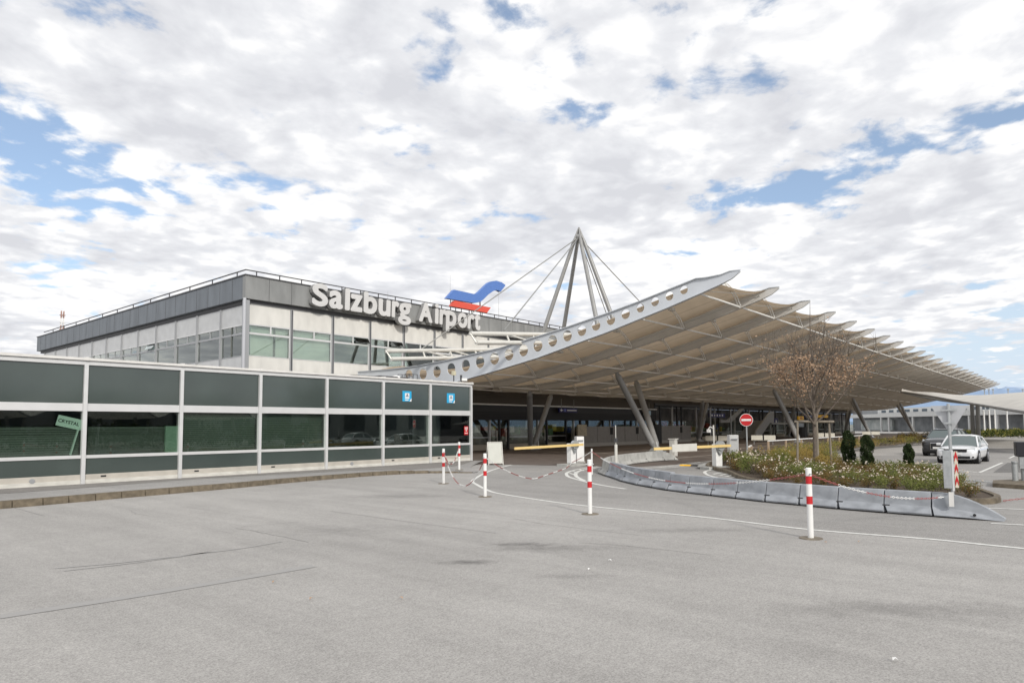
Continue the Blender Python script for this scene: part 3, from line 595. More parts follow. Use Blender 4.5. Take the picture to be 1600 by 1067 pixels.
while y < LY1 - 2.5: MB().box(TX0 - .03, TX0 + .03, y - .03, y + .03, 12.68, 12.95).build('rail_post', M_MULLD, tb); y += 3.7
M_BLP = mat('pale_blinds', (.74, .78, .72), .7, var=.12, vscale=.7)
M_BLB = mat('bluish_blinds', (.46, .53, .54), .7, var=.1, vscale=.7)
rr = random.Random(3)
def bay(o, d, n, w, parent, side, open_=0, blind=1.0, bm=None):
    """one facade bay: o = lower left corner on the facade, d = along, n = outward"""
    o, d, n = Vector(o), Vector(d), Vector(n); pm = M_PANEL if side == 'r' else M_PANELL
    def bx(a0, a1, z0, z1, n0, n1, m, name, par):
        vs = [o + d * a + n * q + Vector((0, 0, z)) for z in (z0, z1) for a, q in ((a0, n0), (a1, n0), (a1, n1), (a0, n1))]
        mb = MB().add(vs, [(0, 3, 2, 1), (4, 5, 6, 7), (0, 1, 5, 4), (1, 2, 6, 5), (2, 3, 7, 6), (3, 0, 4, 7)]); return mb.build(name, m, par)
    g = .1
    bx(g, w - g, 9.32, 10.66, -.12, 0, pm, 'panel', parent); bx(g, w - g, 4.2, 7.05, -.12, 0, pm, 'panel', parent)
    bx(0, w, 10.67, 10.74, -.2, .02, M_MULLD if side == 'l' else M_FASCR, 'panel_head', parent)
    gz1 = 9.31
    win = bx(g, w - g, 9.22, 9.31, -.05, .03, M_ALU, 'window_frame', parent)
    mid = w * .55
    fr = MB()
    def fb(a0, a1, z0, z1, n0=-.06, n1=.02):
        vs = [o + d * a + n * q + Vector((0, 0, z)) for z in (z0, z1) for a, q in ((a0, n0), (a1, n0), (a1, n1), (a0, n1))]
        fr.add(vs, [(0, 3, 2, 1), (4, 5, 6, 7), (0, 1, 5, 4), (1, 2, 6, 5), (2, 3, 7, 6), (3, 0, 4, 7)])
    fb(g, w - g, 8.58, 8.72); fb(mid - .09, mid + .02, 8.73, 9.215); fb(w - g - .07, w - g, 7.11, 8.575); fb(w - g - .07, w - g, 8.725, 9.215); fb(g, w - g, 7.05, 7.1)
    fr.build('transom', M_ALU if side == 'r' else M_MULL, win)
    bx(g + .0, w - g - .07, 7.1, 8.58, -.04, -.03, M_TGLASS, 'pane', win)
    bx(g, mid - .09, 8.72, 9.22, -.04, -.03, M_TGLASS, 'pane', win)
    if open_:   # tilted top light
        a0, a1 = mid + .03, w - g - .08; vs = [o + d * a + n * q + Vector((0, 0, z)) for q, z in ((.01, 9.2), (.03, 9.2), (.32, 8.76), (.3, 8.76)) for a in (a0, a1)]
        MB().add(vs, [(0, 1, 3, 2), (2, 3, 5, 4), (4, 5, 7, 6), (6, 7, 1, 0), (0, 2, 4, 6), (1, 7, 5, 3)]).build('open_pane', M_TGLASS, win)
    else: bx(mid + .02, w - g - .07, 8.72, 9.22, -.04, -.03, M_TGLASS, 'pane', win)
    if blind > 0: bx(g, w - g, 9.22 - 2.12 * blind, 9.22, -.3, -.28, bm or M_BLP, 'blind', win)
    bx(g, w - g, 7.05, 9.25, -2.2, -2.15, mat('office_wall', (.13, .14, .13), .8), 'office_wall', win)
    bx(0.0, .1, 4.2, 10.66, -.1, .1, M_MULL, 'mullion', parent)
    bx(w - .1, w - .001, 4.2, 10.66, -.1, .1, M_MULL, 'mullion', parent)
    bx(-.035, .035, 4.2, 10.665, .101, .13, M_MULLD if side == 'r' else M_MULL, 'mullion_groove', parent)
rb = [(0, 1.0, M_BLP), (0, 1.0, M_BLP), (1, 0.12, M_BLB), (1, .0, M_BLP), (0, .9, M_BLB), (0, .8, M_BLB), (0, .6, M_BLP)]
for i in range(20):
    op, bl, bmm = rb[i] if i < len(rb) else (0, rr.choice([0, .5, 1]), M_BLP)
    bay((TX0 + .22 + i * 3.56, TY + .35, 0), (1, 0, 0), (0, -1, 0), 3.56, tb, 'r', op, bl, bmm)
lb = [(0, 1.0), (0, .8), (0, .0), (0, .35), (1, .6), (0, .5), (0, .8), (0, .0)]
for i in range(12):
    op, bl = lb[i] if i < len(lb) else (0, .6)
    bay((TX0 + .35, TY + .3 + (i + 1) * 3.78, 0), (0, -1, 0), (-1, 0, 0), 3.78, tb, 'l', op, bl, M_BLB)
MB().cyl((TX0 - .05, TY - .02, 3), (TX0 - .05, TY - .02, 11.0), .11, .11, 12).build('downpipe', mat('zinc_pipe', (.5, .51, .54), .4, metal=.3), tb)
MB().box(TX0 - .02, TX0 + .34, TY + .0, TY + .33, 3, 10.9).build('corner_post', M_MULL, tb)
# ground floor under the canopy
GY = 39.5
gf = thing('terminal_ground_floor', 'dark glazed entrance front with black fascia band beneath the canopy', 'building', (60, GY, 0))
MB().box(28.7, 72, GY - .35, GY + 4.2, 2.6, 3.86).build('fascia', M_BLACK, gf)
MB().box(28.7, 168, GY - .1, GY + .3, 4.72, 5.75).build('added_infill_wall', mat('shade_infill', (.07, .062, .052), .8), gf); MB().box(28.7, 72, GY - .1, GY + .3, 4.0, 4.71).build('added_infill_wall', mat('shade_infill', (.07, .062, .052), .8), gf)  # added wall, its dark brown stands in for shade above the fascia
lv = MB()
for k in range(5): lv.box(28.7, 72, GY - .39, GY - .352, 2.7 + k * .13, 2.76 + k * .13)
lv.build('louvre', M_DARK, gf)
MB().box(28.7, 72, GY - .5, GY + 4.2, 3.87, 3.99).build('roof_edge', M_STEELL, gf)
MB().box(28.7, 168, GY + 2.5, GY + 2.6, 0, 4.3).build('interior_wall', mat('shop_wall', (.20, .19, .18), .8, var=.6, vscale=.9), gf)
MB().box(72.1, 168, GY - .2, GY + 4, 4.4, 4.7).build('ceiling', M_MULLD, gf)
M_SHOP = glass_mat('shop_glass', (.85, .87, .85), 1.5, .22)
x = 28.75; k = 0; M_SILL = mat('beige_sill', (.40, .37, .31), .7)
while x < 160:
    w = [3.1, 1.3, 1.2, 4.2, 1.4][k % 5]; x1 = x + w
    MB().box(x, x + .12, GY - .1, GY + .1, 0, 2.595 if x < 72 else 4.39).build('mullion', M_MULLD if k % 3 else M_ALU, gf)
    if k % 5 in (1, 2, 4):
        MB().box(x + .13, x1 - .01, GY, GY + .02, .05, 2.59).build('door_pane', M_SHOP, gf)
        MB().bar((x1 - .3, GY - .06, .7), (x1 - .3, GY - .06, 1.7), .05, .05).build('door_handle', M_STEELL, gf)
    else:
        MB().box(x + .13, x1 - .01, GY, GY + .02, .5, 2.59).build('pane', M_SHOP, gf); MB().box(x + .13, x1 - .01, GY - .06, GY + .08, .02, .49).build('sill_panel', M_SILL, gf)
        MB().box(x + .13, x1 - .01, GY - .05, GY - .01, 1.05, 1.15).build('handrail', M_GALV, gf)
    x = x1; k += 1
pm = [mat('poster_%s' % n, tuple(min(.9, q * 1.7) for q in c), .7) for n, c in (('red', (.35, .06, .05)), ('blue', (.06, .10, .3)), ('white', (.55, .55, .52)), ('yellow', (.5, .42, .08)), ('green', (.12, .22, .12)), ('sand', (.42, .35, .25)))]
for i in range(60):
    x = 30 + i * 1.1 + rr.uniform(-.4, .4); h = rr.uniform(.3, .8); z = rr.uniform(1.1, 1.8); w = rr.uniform(.3, .7)
    MB().box(x, x + w, GY + .3 + .015 * i, GY + 2.2, z, z + h).build('display', rr.choice(pm), gf)
# grey hoarding wall in front
wl = thing('grey_partition_wall', 'grey panelled partition wall under the canopy behind the first barrier', 'wall', (64, 37, 0))
gp = mat('grey_board', (.27, .26, .25), .7, var=.1)
for i in range(9):
    x = 54.5 + i * 2.6; MB().box(x + .03, x + 2.57, 37.6, 37.7, .35, 1.98).build('panel', gp, wl)
    if i % 2: MB().box(x + 2.3, x + 2.8, 37.55, 37.59, 1.15, 1.85).build('dark_screen', M_DARK, wl)
MB().box(54.5, 78, 37.61, 37.72, 0, .34).build('plinth', mat('plinth_grey', (.40, .39, .37), .7), wl)
x, y, z = PY(908, 672, 37.5); tag(MB().box(x - .75, x + .75, 37.35, 37.5, z - .55, z + .55).build('notice_board', mat('map_board', (.50, .42, .30), .6, var=.5, vscale=9, var2=(.25, .25, .2)), origin=(x, 37.5, z)), 'small tan notice board on the grey partition wall', 'notice board')

# sign letters
sg = thing('airport_sign', 'large white raised lettering reading Salzburg Airport on the grey fascia', 'sign', (37.4, TY - .1, 11.0))
spans = [('S', 42, 186), ('a', 195, 318), ('l', 336, 380), ('z', 386, 492), ('b', 503, 624), ('u', 635, 743), ('r', 754, 818), ('g', 813, 927), ('A', 998, 1118), ('i', 1139, 1174), ('r', 1180, 1248), ('p', 1238, 1332), ('o', 1343, 1430), ('r', 1432, 1492), ('t', 1492, 1546)]
def glyph(ch):
    cu = bpy.data.curves.new('t', 'FONT'); cu.body = ch; cu.size = 1; cu.extrude = .5; cu.resolution_u = 6
    o = bpy.data.objects.new('t', cu); COL.objects.link(o); me = bpy.data.meshes.new_from_object(o.evaluated_get(bpy.context.evaluated_depsgraph_get())); bpy.data.objects.remove(o)
    v = [tuple(q.co) for q in me.vertices]; f = [tuple(p.vertices) for p in me.polygons]; return v, f
_zv, _ = glyph('z'); XH = max(q[1] for q in _zv); _v, _f = glyph('S'); CAPH = max(q[1] for q in _v) - min(q[1] for q in _v); S0 = min(q[1] for q in _v)
for ch, a, b in spans:
    v, f = glyph(ch); mnx, mxx = min(q[0] for q in v), max(q[0] for q in v); sc = 1.56 / CAPH
    xm = (a + b) / 2 / 5.714 + 480; ym = 478 + (xm - 500) * .152 + 3
    xa = PY(480 + a / 5.714, ym, TY - .5)[0] + .10; xb = PY(480 + b / 5.714, ym, TY - .5)[0] - .10
    shear = .06
    xh2 = .765 * CAPH
    wy = (lambda y: y) if ch in 'SA' else (lambda y: y if y <= 0 else y * xh2 / XH if y <= XH else xh2 + (y - XH) * (CAPH * 1.02 - xh2) / (CAPH * 1.02 - XH))
    v = [(q[0], wy(q[1]) + (.075 * CAPH if ch == 'i' and q[1] > XH * 1.06 else 0), q[2]) for q in v]
    pts = [(xa + (q[0] - mnx) / (mxx - mnx) * (xb - xa) + shear * (q[1] - .35), TY - .52 if q[2] > 0 else TY - .12, 11.18 + (q[1] - S0) * sc) for q in v]
    pts_f = MB()
    for kk in range(13):      # strokes fattened to a bold face
        an = kk * 2 * math.pi / 12; rr_ = .10 if kk < 12 else 0
        pts_f.add([(q[0] + rr_ * math.cos(an), q[1] - (.0007 * kk if q[1] < TY - .3 else 0), q[2] + rr_ * math.sin(an) * .9) for q in pts], f)
    o = pts_f.build('letter', M_LETTER, sg); o.data.materials.append(M_LETTERS)
    for p in o.data.polygons:
        if p.normal.y > -.7: p.material_index = 1
# roof logo
lg = thing('roof_logo_sign', 'blue wave over a red bar standing above the roof edge', 'sign', (46, TY + .2, 12.7))
BL = [(42.25, 13.66), (43.23, 14.6), (45.86, 14.59), (46.2, 14.66), (46.65, 14.96), (47.59, 15.75), (47.95, 16.02), (48.35, 16.2), (49.06, 16.38), (49.84, 16.34), (50.44, 16.15), (49.7, 15.38), (49.35, 15.46), (49.0, 15.44), (48.53, 15.24), (47.89, 14.84), (47.14, 14.22), (46.75, 13.97), (46.34, 13.83), (45.85, 13.72)]
RD = [(42.78, 13.02), (43.29, 13.6), (48.2, 13.59), (47.66, 13.0)]
MB().prism(BL, lambda a, b, d: (a, TY - .1 + d, b), .35).build('blue_wave', M_BLUE, lg)
MB().prism(RD, lambda a, b, d: (a, TY - .12 + d, b), .35).build('red_bar', M_ORANGE, lg)
mb = MB()
for x in (43.2, 44.6, 46.0, 47.2): mb.cyl((x, TY + .35, 12.68), (x, TY + .35, 13.9), .04, .04, 8)
mb.cyl((47.0, TY + .2, 13.0), (47.0, TY + .2, 14.6), .06, .06, 8); mb.build('support', M_MULLD, lg)
# thin roof aerials and the far mast
for px, y0 in ((703.5, 430), (779, 440), (606, 455), (1278, 465)):
    if px < 1000: x, y, z = PY(px, y0, TY + 3); tag(MB().cyl((x, y, 12.6), (x, y, z), .02, .008, 6).build('roof_aerial', M_CABLE, origin=(x, y, 12.6)), 'thin lightning rod standing on the terminal roof', 'aerial', 'lightning rods on the terminal roof')
x, y, z = PD(98, 486, 150)
t = thing('radio_mast', 'red and white lattice mast rising far behind the terminal roof', 'mast', (x, y, 0)); ms = MB(); rd = MB(); z0 = 0; H_ = z
for k in range(18):
    a, b = H_ * k / 18, H_ * (k + 1) / 18; tgt = rd if k % 2 else ms; w = .2
    for dx, dy in ((-w, -w), (w, -w), (w, w), (-w, w)): tgt.cyl((x + dx, y + dy, a), (x + dx, y + dy, b), .07, .07, 5)
    tgt.bar((x - w, y - w, a), (x + w, y - w, b), .07, .07); tgt.bar((x - w, y + w, b), (x - w, y - w, a), .07, .07)
    if k > 11: tgt.box(x - .45, x + .45, y - .2, y + .2, a + .5, a + .6)
ms.build('white_section', M_WHITE, t); rd.build('red_section', mat('mast_brown', (.38, .24, .2), .7), t)

# ================================================================ CANOPY
X0, DX, NB = 32.5, 5.5, 24
TOP = [(43.8, 6.4), (40, 6.35), (36.75, 6.40), (33.95, 6.58), (28.6, 7.06), (23.85, 7.79), (20.43, 8.4), (18.5, 8.79), (17.05, 9.13), (15.93, 9.38), (15.17, 9.56), (14.59, 9.53), (13.82, 9.57), (13.37, 9.68), (12.85, 9.66)]
BOT = [(43.8, 6.25), (41.5, 5.55), (39, 5.05), (36.5, 4.95), (34.5, 4.98), (32.36, 5.15), (29.55, 5.58), (25.66, 6.24), (22.3, 6.98), (20.69, 7.32), (18.53, 7.86), (16.95, 8.25), (14.87, 8.82), (13.94, 9.1), (13.28, 9.34), (12.85, 9.62)]
def interp(tab, y):
    for (a, za), (b, zb) in zip(tab, tab[1:]):
        if b <= y <= a: return za + (zb - za) * (a - y) / (a - b)
    return tab[0][1] if y > tab[0][0] else tab[-1][1]
cn = thing('entrance_canopy', 'huge beige membrane canopy on curved steel girders and slanted tubular columns over the forecourt', 'canopy', (95, 28, 0))
outline = TOP + BOT[::-1][1:]
HOLES = [(37.7, 5.8), (36.17, 5.82), (34.73, 5.88), (33.29, 6.0), (31.9, 6.14), (30.57, 6.28), (29.28, 6.43), (28.03, 6.6), (26.83, 6.77), (25.68, 6.97), (24.54, 7.17), (23.43, 7.37), (22.39, 7.58), (21.4, 7.79), (20.4, 8.0), (19.43, 8.22), (18.49, 8.45), (17.59, 8.68), (16.73, 8.88), (15.89, 9.09)]
def depth(y): return interp(TOP, y) - interp(BOT, y)
def girder(i):
    x = X0 + DX * i
    if i in (0, NB - 1):   # pierced web
        cu = bpy.data.curves.new('c', 'CURVE'); cu.dimensions = '2D'; cu.fill_mode = 'BOTH'; cu.extrude = .5
        def sp(pts):
            s = cu.splines.new('POLY'); s.points.add(len(pts) - 1); s.use_cyclic_u = True
            for k, q in enumerate(pts): s.points[k].co = (q[0], q[1], 0, 1)
        sp(outline)
        for k, (hy, hz) in enumerate(HOLES):
            d = interp(TOP, hy) - interp(BOT, hy); r = min(.40, .29 * d) * (.92 if k > 15 else 1.0)
            sp([(hy + r * math.cos(2 * math.pi * j / 20), hz + r * math.sin(2 * math.pi * j / 20)) for j in range(20)])
        o = bpy.data.objects.new('c', cu); COL.objects.link(o); me = bpy.data.meshes.new_from_object(o.evaluated_get(bpy.context.evaluated_depsgraph_get())); bpy.data.objects.remove(o)
        mb = MB().add([(x + v.co.z * .05, v.co.x, v.co.y) for v in me.vertices], [tuple(p.vertices) for p in me.polygons])
    else:
        mb = MB().prism(outline, lambda a, b, d: (x - .025 + d, a, b), .05)
    g = mb.build('girder', M_STEELW if i in (0, NB - 1) else M_GIRD, cn)
    for tab, dz, w, nm in ((TOP, .02, .30, 'top_flange'), (BOT, -.02, .25, 'bottom_flange')):
        fl = MB(); vs = []
        for a, b in tab:
            ww = w / 2 * min(1, .25 + (a - 12.8) / 2.2)
            vs += [(x - ww, a, b + dz - .02), (x + ww, a, b + dz - .02), (x + ww, a, b + dz + .02), (x - ww, a, b + dz + .02)]
        n = len(tab); fs = [(4 * k + j, 4 * k + (j + 1) % 4, 4 * k + 4 + (j + 1) % 4, 4 * k + 4 + j) for k in range(n - 1) for j in range(4)] + [(0, 1, 2, 3), (4 * n - 1, 4 * n - 2, 4 * n - 3, 4 * n - 4)]
        fl.add(vs, fs).build(nm, M_STEELW if (tab is TOP) else M_GIRD if i else M_STEELW, g)
    if i and i < NB - 1:   # round gutter under the membrane edge
        pts = [(x, a, b + min(.45, .55 * depth(a))) for a, b in BOT[1:-2]]
        MB().tube(pts, .10, 8).build('gutter', M_GIRD, g, smooth=True)
for i in range(NB): girder(i)
def memz(y, t):
    d = depth(y); w = math.exp(-max(0, y - 13.5) / 1.7); at = (1 - w) * min(.50, .6 * d) + w * max(.05, d - .05); return interp(BOT, y) + at + .84 * (1 - w) ** 1.3 * 4 * t * (1 - t)
NY_, NX_ = 44, 12
for i in range(NB - 1):
    x = X0 + DX * i; mb = MB(); vs = []
    for j in range(NY_ + 1):
        for k in range(NX_ + 1):
            t = k / NX_; e = 4 * t * (1 - t); ya = 13.55 + 1.45 * e; yb = 42.6 - 1.1 * e; y = ya + (yb - ya) * j / NY_
            lift = .06 * math.exp(-((y - ya) / 1.0) ** 2) * e
            vs.append((x + .03 + (DX - .06) * t, y, memz(y, t) - lift * 1.5))
    for j in range(NY_):
        for k in range(NX_): q = j * (NX_ + 1) + k; mb.f.append((q, q + 1, q + NX_ + 2, q + NX_ + 1))
    mb.v = vs; mb.build('membrane', M_MEMB, cn, smooth=True, fix=False)
NODES = [15.1, 18.62, 22.3, 26.2, 30.2, 34.3, 38.3]
def arch_mb(i, y):
    x = X0 + DX * i; z0 = interp(BOT, y) + .1; mb = MB(); n = 12
    for dy in (-.07, .07):
        pts = []
        for k in range(n + 1):
            t = k / n; tt = 4 * t * (1 - t); pts.append((x + .12 + (DX - .24) * t, y + dy, z0 + (min(.50, .6 * depth(y)) + .52) * min(1, tt * 1.15) ** .8))
        mb.tube(pts, .034, 5)
    return mb
def rod_mb(i, y):
    x = X0 + DX * i; z0 = interp(BOT, y) + .05; return MB().cyl((x + .05, y, z0), (x + DX - .05, y, z0), .05, .05, 6)
far_a, far_r = MB(), MB()
for i in range(NB - 1):
    for y in NODES:
        if i < 13: arch_mb(i, y).build('arch_rib', M_ROD, cn); rod_mb(i, y).build('tie_rod', M_ROD, cn)
        else:
            a = arch_mb(i, y); far_a.add(a.v, a.f); a = rod_mb(i, y); far_r.add(a.v, a.f)
tag(far_a.build('arch_rib', M_STEELL, cn), kind='stuff'); tag(far_r.build('tie_rod', M_ROD, cn), kind='stuff')
for i in range(NB - 1):   # edge cable stays at the tips
    x = X0 + DX * i; MB().cyl((x + .1, 15.0, interp(BOT, 15) + .15), (x + DX - .1, 13.9, 9.35), .015, .015, 5).build('edge_cable', M_CABLE, cn)
for i in range(12):
    for y in (17.6, 21.2, 25.4, 31.5, 35.6):
        x = X0 + DX * i + 1.9; z = interp(BOT, y) + .45
        l = MB().box(x - .2, x + .2, y - .13, y + .13, z - .1, z + .05).build('lamp', M_STEELL, cn); MB().cyl((x, y, z + .05), (x, y, z + .75), .012, .012, 4).build('lamp_rod', M_CABLE, l)
def column(fx, fy, tx, ty, tz):
    a, b = Vector((fx, fy, .25)), Vector((tx, ty, tz)); d = (b - a).normalized()
    c = MB().cyl(a + d * .5, b - d * .35, .235, .235, 16).build('column', M_STEELG, cn, smooth=True)
    MB().cyl(a, a + d * .499, .09, .235, 16).build('column_foot', M_STEELG, c, smooth=True)
    MB().cyl(b - d * .349, b, .235, .1, 16).build('column_head', M_STEELG, c, smooth=True)
for k in range(4):
    cx = 46.25 + 33 * k
    for fy, ty in ((25.2, 26.9), (37.3, 35.3)):
        for s in (-1, 1):
            y2 = ty + (0 if s < 0 else (1.55 if fy < 30 else 1.9)); column(cx + s * .22, fy, cx + s * 2.75, y2, interp(BOT, y2) - .03)
        b = MB().box(cx - .75, cx + .75, fy - .45, fy + .45, .012, .08)
        b.add([(cx - .6, fy - .3, .08), (cx + .6, fy - .3, .08), (cx + .6, fy + .3, .08), (cx - .6, fy + .3, .08), (cx - .3, fy - .15, .42), (cx + .3, fy - .15, .42), (cx + .3, fy + .15, .42), (cx - .3, fy + .15, .42)],
              [(4, 5, 6, 7), (0, 1, 5, 4), (1, 2, 6, 5), (2, 3, 7, 6), (3, 0, 4, 7)])
        b.build('base_plate', M_GALV, cn)
# pyramid mast with cables and trusses
AP = Vector((45.35, 31.4, 18.45)); NK = Vector((45.35, 31.4, 17.6))
mast = MB().sphere(NK, .30, 12, 8, (1, 1, .8)).build('mast_knot', M_STEELG, cn, smooth=True)
for lx, ly, lz in ((43.5, 35.3, 6.4), (47.2, 35.3, 6.4), (43.5, 27.9, 6.9), (47.2, 27.9, 6.9)):
    b = Vector((lx, ly, lz)); tp = NK + (b - NK).normalized() * .35 + Vector(((lx - 45.35) * .10, (ly - 31.4) * .055, 0)); mid = (tp + b) / 2
    MB().tube([tp, mid, b], [.15, .175, .175], 14).build('mast_leg', M_STEELG, mast, smooth=True)
    MB().tube([tp + Vector((0, 0, 0)), AP + (tp - AP) * .05], [.12, .04], 10).build('mast_tip', M_STEELG, mast, smooth=True)
for e in ((31.3, 35.0, 7.42), (31.2, 27.3, 7.95), (59.5, 27.3, 7.2), (59.5, 35.3, 6.9)):
    MB().cyl(NK, e, .04, .04, 8).build('stay_cable', M_CABLE, mast)
for y, zr in ((35.0, -.0), (27.3, .42)):
    tr = MB(); zt = lambda x: 7.02 + zr + (x - 28.2) * .092
    tr.cyl((28.2, y, zt(28.2)), (43.6, y, zt(43.6)), .14, .14, 10)
    for s in (-.28,): tr.cyl((28.4, y + s, zt(28.4) - .55), (43.5, y + s, zt(43.5) - .62), .14, .14, 10)
    tr.cyl((28.2, y, zt(28.2)), (28.4, y - .28, zt(28.4) - .55), .05, .05, 8)
    for k in range(5):
        x = 31.4 + k * 2.6; tr.cyl((x, y, zt(x)), (x, y - .28, zt(x) - .55), .06, .06, 8); tr.cyl((x + .1, y, zt(x)), (x + 2.4, y - .28, zt(x + 2.4) - .55), .055, .055, 8)
    o = tr.build('truss_arm', M_STEELL, cn, smooth=True)
# ================================================================ second membrane roof (right) and its continuation over the car park
def wave_roof(name, label, px0, nun, along, origin, across, zlow, zhigh, per=12.0, halfw=10.0):
    t = thing(name, label, 'canopy', origin); ox, oy, _ = origin; a = Vector(along); c = Vector(across)
    for k in range(nun):
        mb = MB(); n, m_ = 16, 10; vs = []
        for j in range(m_ + 1):
            v = j / m_
            for i in range(n + 1):
                u = i / n; s = abs(math.cos(u * math.pi)); zz = zlow + (zhigh - zlow) * (s ** 1.3) - .5 * math.sin(v * math.pi) * (1 - s) + .35 * math.sin(v * math.pi)
                edge = (v - .5) * 2; pull = 1.3 * (1 - s) * edge
                p = Vector((ox, oy, 0)) + a * ((k + u) * per) + c * ((v - .5) * 2 * halfw - pull); vs.append((p.x, p.y, zz))
        for j in range(m_):
            for i in range(n): q = j * (n + 1) + i; mb.f.append((q, q + 1, q + n + 2, q + n + 1))
        mb.v = vs; mb.build('membrane', M_MEMB2, t, smooth=True, fix=False)
        for v in (0, m_): MB().tube([Vector(q) - Vector((0, 0, .06)) for q in vs[v * (n + 1):(v + 1) * (n + 1)]], .09, 6).build('edge_girder', M_STEELG, t, smooth=True)
        for v in (-.45, .45):
            f = Vector((ox, oy, .0)) + a * ((k + .5) * per) + c * (v * halfw)
            for s in (-1, 1): MB().cyl(f + a * s * .2, f + a * s * .9 + Vector((0, 0, zlow + .1)), .17, .17, 10).build('column', M_STEELG, t, smooth=True)
    return t
_a = Vector((-.30, -.954, 0)); _c = Vector((.954, -.30, 0))
def lerp_curve(P, n): return [q for q in smoothpath([PD(*p) for p in P], n)]
cc = thing('carpark_canopy', 'pale saddle shaped membrane roof over the car park on the right', 'canopy', PD(1524, 676, 84)[:2] + (0,))
e_n = lerp_curve([(1408, 611, 92), (1450, 617, 86), (1500, 626, 79), (1550, 634, 71), (1600, 641.5, 63), (1690, 652, 54)], 5)
e_r = lerp_curve([(1409, 610.5, 92.3), (1450, 616, 93), (1490, 618.3, 93), (1530, 617.3, 90), (1600, 612.5, 84), (1690, 606, 76)], 5)
e_b = lerp_curve([(1410, 611.3, 93), (1450, 621, 104), (1500, 628, 108), (1550, 630, 108), (1600, 631, 104), (1690, 632, 98)], 5)
mb = MB(); vs = []; n = len(e_n)
for k in range(n):
    for j in range(9):
        u = j / 8; p = (e_n[k].lerp(e_r[k], u * 2) + Vector((0, 0, .35 * math.sin(u * 2 * math.pi) * min(1, k / 6)))) if u <= .5 else (e_r[k].lerp(e_b[k], u * 2 - 1) + Vector((0, 0, .25 * math.sin((u * 2 - 1) * math.pi)))); vs.append(p)
mb.add(vs, [(k * 9 + j, (k + 1) * 9 + j, (k + 1) * 9 + j + 1, k * 9 + j + 1) for k in range(n - 1) for j in range(8)]).build('membrane', M_MEMB2, cc, smooth=True, fix=False)
for e in (e_n, e_b): MB().tube([q - Vector((0, 0, .1)) for q in e], .12, 6).build('edge_girder', M_STEELG, cc, smooth=True)
for pf, pt, dd in (((1521, 679, 82), (1518.5, 629, 77), 0), ((1528.5, 679, 82), (1527.5, 630.5, 76), 0), ((1640, 684, 70), (1634, 645, 60), 0)):
    a = PD(*pf); b = PD(*pt); MB().cyl((a[0], a[1], 0), b, .2, .16, 10).build('column', M_STEELG, cc, smooth=True)
wave_roof('carpark_canopy', 'pale wave membrane roof behind the forecourt mirrored in the annex glass', 0, 5, (-1, .12, 0), (52, -38, 0), (.12, 1, 0), 3.4, 6.2, 13.0, 9.0)

# ================================================================ STAIRS AND THINGS UNDER THE CANOPY
M_STAIR = mat('stair_concrete', (.36, .37, .37), .7, var=.1)
SY = 35.2
def ypoly(pts, y): return [(PY(px, py, y)[0], PY(px, py, y)[2]) for px, py in pts]
st = thing('outdoor_staircase', 'grey parapet staircase rising to the upper level under the canopy', 'staircase', (PY(1205, 680, SY)[0], SY, 0))
MB().prism(ypoly([(1180.5, 681), (1182, 673), (1203, 644), (1209, 642.5), (1209.5, 659.5), (1203, 661), (1188, 683)], SY), lambda a, b, d: (a, SY + d, b), .2).build('parapet', M_STAIR, st)
MB().prism(ypoly([(1160, 655), (1170, 656), (1190, 638), (1196, 637.5), (1176, 659.5), (1160, 660)], SY), lambda a, b, d: (a, SY + 3 + d, b), .2).build('parapet', M_STAIR, st)
a = PY(1182, 684, SY); b = PY(1208, 660, SY); n = 16; mb = MB()
for k in range(n):
    t = k / n; x = a[0] + (b[0] - a[0]) * t; z = max(.0, a[2]) + (b[2]) * t; mb.box(x, x + (b[0] - a[0]) / n + .02, SY + .21, SY + 2.9, z, z + .22)
mb.build('steps', M_STAIR, st); MB().box(b[0], b[0] + 10, SY + .21, SY + 3.0, b[2] - .25, b[2]).build('landing', M_STAIR, st)
def ysign(name, label, cat, x0, y0, x1, y1, Y, m, glyphs=None, cm=None):
    a = PY(x0, y0, Y); b = PY(x1, y1, Y); w = (b[0] - a[0]); o = thing(name, label, cat, (a[0] + w / 2, Y, b[2])); MB().box(a[0], b[0], Y, Y + .18, b[2], a[2]).build('board', m, o)
    for k in (.15, .85): MB().cyl((a[0] + w * k, Y + .09, a[2]), (a[0] + w * k, Y + .09, a[2] + .9), .03, .03, 6).build('hanger', M_STEELG, o)
    if glyphs:
        for (ga, gb, za, zb) in glyphs: MB().box(a[0] + w * ga, a[0] + w * gb, Y - .012, Y - .002, b[2] + (a[2] - b[2]) * za, b[2] + (a[2] - b[2]) * zb).build('sign_text', cm or M_WHITE, o)
    return o
o = ysign('hanging_sign', 'dark blue departures sign with arrow hanging above the first barrier', 'sign', 874, 637.5, 902, 644.5, 38.6, M_NAVY)
a = PY(874, 637.5, 38.6); b = PY(902, 644.5, 38.6); w = b[0] - a[0]; zc = (a[2] + b[2]) / 2
MB().add([(a[0] + .1, 38.58, zc), (a[0] + .35, 38.58, zc + .13), (a[0] + .35, 38.58, zc - .13)], [(0, 1, 2)]).add([(a[0] + .35, 38.58, zc - .03), (a[0] + .6, 38.58, zc - .03), (a[0] + .6, 38.58, zc + .03), (a[0] + .35, 38.58, zc + .03)], [(0, 1, 2, 3)]).build('arrow', M_WHITE, o)
MB().box(a[0] + w * .42, a[0] + w * .95, 38.57, 38.59, zc - .04, zc + .05).build('sign_text', M_WHITE, o); MB().cyl((a[0] + w * .3, 38.59, zc), (a[0] + w * .3, 38.57, zc), .14, .14, 14).build('symbol', mat('symbol_blue', (.15, .18, .5), .5), o)
